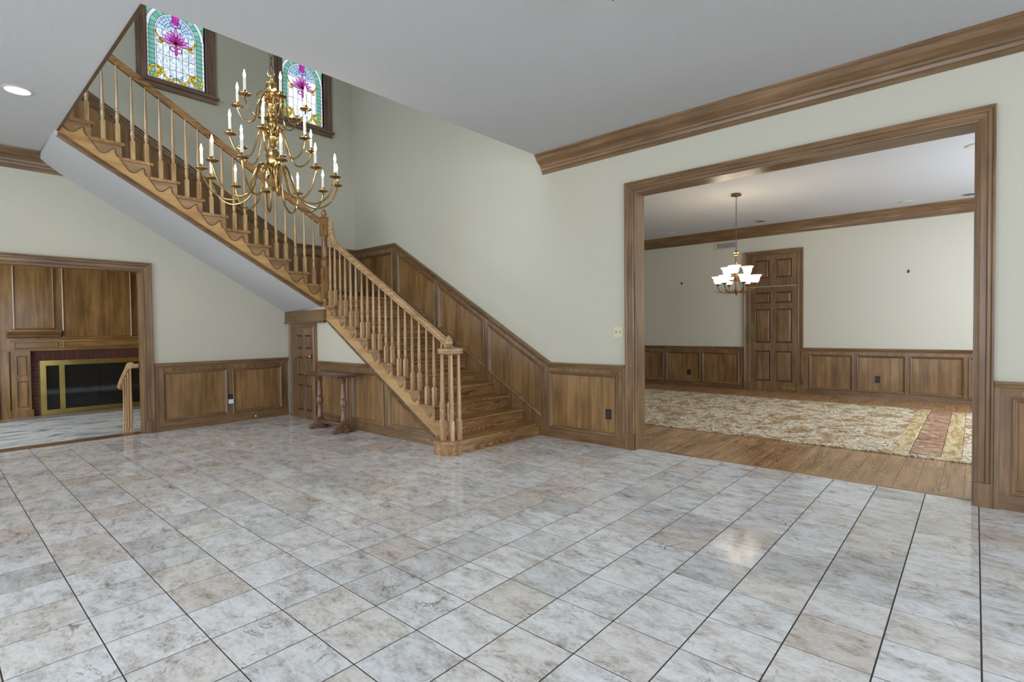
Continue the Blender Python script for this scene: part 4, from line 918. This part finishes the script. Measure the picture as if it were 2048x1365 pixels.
obj('pilaster', bbox(XF - 0.1, XF + 0.05, -3.42, -3.17, -0.03, 1.0), DEN['z'], fp)
obj('pilaster_base', bbox(XF - 0.1, XF + 0.07, -3.44, -3.15, -0.17, -0.03), DEN['z'], fp)
for v0, v1 in ((0.57, 0.92), (0.02, 0.48)):
    pts = ccw([Vector((XF + 0.05, u, v)) for u, v in rect(-3.36, -3.22, v0, v1)], NL)
    obj('pilaster_panel', molding(BM(), pts, NL, [(0, 0), (0, 0.01), (0.01, 0.014), (0.02, 0)], True), (DEN['y'], DEN['z']), fp)
obj('mortar_bed', bbox(XF - 0.1, XF - 0.01, -3.17, -1.0, -0.17, 1.0), MORTAR, fp)
bk = mesh_of('brick', bbox(-0.0, 0.012, -0.030, 0.030, -0.09, 0.09, 0.003), BRICK)
for k in range(31): inst('brick', bk, (XF - 0.012, -3.13 + k * 0.068, 0.905), fp)
bk2 = mesh_of('brick', bbox(-0.0, 0.012, -0.048, 0.048, -0.028, 0.028, 0.003), BRICK)
for k in range(15): inst('brick', bk2, (XF - 0.012, -3.115, -0.135 + k * 0.066), fp)
fb = BM()
y0, y1, z0, z1 = -3.05, -1.3, -0.15, 0.82
for a in (box(fb, XF, XF + 0.05, y0, y1, z1 - 0.09, z1), box(fb, XF, XF + 0.05, y0, y1, z0, z0 + 0.085), box(fb, XF, XF + 0.05, y0, y0 + 0.08, z0 + 0.085, z1 - 0.09), box(fb, XF, XF + 0.05, y1 - 0.08, y1, z0 + 0.085, z1 - 0.09), box(fb, XF, XF + 0.055, -2.79, -2.715, z0 + 0.085, z1 - 0.09)): pass
scn = obj('brass_screen', fb, BRASSD, fp)
for (u0, u1) in ((-2.97, -2.79), (-2.715, -2.205), (-2.2, -1.69), (-1.685, -1.38)): 
    obj('glass_door', bbox(XF + 0.01, XF + 0.02, u0, u1, z0 + 0.085, z1 - 0.09), GLASS, scn)
for u in (-2.38, -2.08):
    kn = BM(); tube(kn, [(XF + 0.02, u, 0.28), (XF + 0.05, u, 0.28)], 0.01, 8); lathe(kn, [(0.02, 0.265), (0.035, 0.275), (0.035, 0.285), (0.02, 0.295)], (XF + 0.055, u, 0), 10); obj('knob', kn, BRASS, scn, True)
hs = obj('hearth_slab', bbox(XF + 0.075, XF + 0.5, -3.5, -1.0, -0.17, -0.15, 0.004), HEARTH); tag(hs, 'grey stone hearth slab in front of the fireplace', 'hearth')
cpt = obj('den_rug', bbox(-11.95, XL - 0.78, -6.5, -1.6, -0.17, -0.155, 0.003), CARPET); tag(cpt, 'pale blue grey patterned rug on the den floor', 'rug')
cab = thing('built_in_cabinet', (XF + 0.05, -3.9, -0.17), 'dark wood built in cabinet beside the fireplace', 'cabinet')
obj('cabinet_body', bbox(XF - 0.1, XF + 0.0, -4.6, -3.57, -0.17, 2.8), DARKW['z'], cab)
obj('door', bbox(XF + 0.0, XF + 0.018, -4.05, -3.6, -0.05, 0.98), DEN['z'], cab); obj('door', bbox(XF + 0.0, XF + 0.018, -4.52, -4.07, -0.05, 0.98), DEN['z'], cab)
obj('shelf_edge', bbox(XF + 0.0, XF + 0.03, -4.6, -3.57, 1.0, 1.04), DEN['y'], cab)
# railing beside the den step
rl = thing('step_railing', (-8.5, -2.64, -0.17), 'short wooden railing with curled handrail beside the den step', 'railing')
struct('trim_91', bbox(XL - 0.45, XL - 0.2, LY0, LY1 - 0.014, -0.17, -0.085), PLK['y'], 'low wooden step down into the den', 'step')
hr = BM(); molding(hr, [(XL - 0.16, -2.645, 0.845), (XL - 0.24, -2.645, 0.84), (XL - 0.62, -2.645, 0.62), (XL - 0.70, -2.645, 0.56), (XL - 0.72, -2.645, 0.53)][::-1], (0, -1, 0), HR); obj('handrail', hr, BAL['x'], rl, True)
obj('wall_rail', bbox(XL - 0.2, XL - 0.145, -2.62, LY1 - 0.0145, 0.84, 0.9, 0.01), BAL['y'], rl)
for k, (dx, zb) in enumerate(((0.21, -0.17), (0.33, -0.17), (0.45, -0.17), (0.57, -0.17))):
    top = 0.84 - (dx - 0.24) * 0.579 + 0.01; bb = square_rings(BM(), [(0.018, zb + (0.085 if dx < 0.45 else 0)), (0.018, 0.05), (0.012, 0.07)], (XL - dx, -2.645, 0)); lathe(bb, [(0.011, 0.065), (0.017, 0.11), (0.012, 0.15), (0.016, 0.17), (0.009, top)], (XL - dx, -2.645, 0), 10); obj('baluster', bb, BAL['z'], rl, True)

# ceiling light of which only the bottom finial enters the frame
cl = thing('ceiling_light', (-0.86, -1.87, ZC), 'dark bottom finial of a hall ceiling light near the stair side', 'ceiling light')
_d = (fw + r2 * ((1226 - 1024) / 1047.26) - u2 * ((2 - 682.5) / 1047.26)); _t = (3.08 - camp.z) / _d.z; _p = camp + _d * _t
cl.location = (_p.x, _p.y, ZC); ORG[cl.name] = Vector((_p.x, _p.y, ZC))
obj('finial', lathe(BM(), [(0.003, 3.08), (0.007, 3.086), (0.007, 3.095), (0.004, 3.102), (0.012, 3.115), (0.012, 3.12)], (_p.x, _p.y, 0), 10), BRONZE, cl, True)
obj('glass_bowl', lathe(BM(), [(0.012, 3.119), (0.06, 3.14), (0.11, 3.18), (0.14, 3.23), (0.145, 3.26)], (_p.x, _p.y, 0), 24), SHADE, cl, True)
obj('canopy', lathe(BM(), [(0.02, 3.258), (0.02, 3.31), (0.06, 3.33), (0.065, ZC)], (_p.x, _p.y, 0), 20), BRONZE, cl, True)
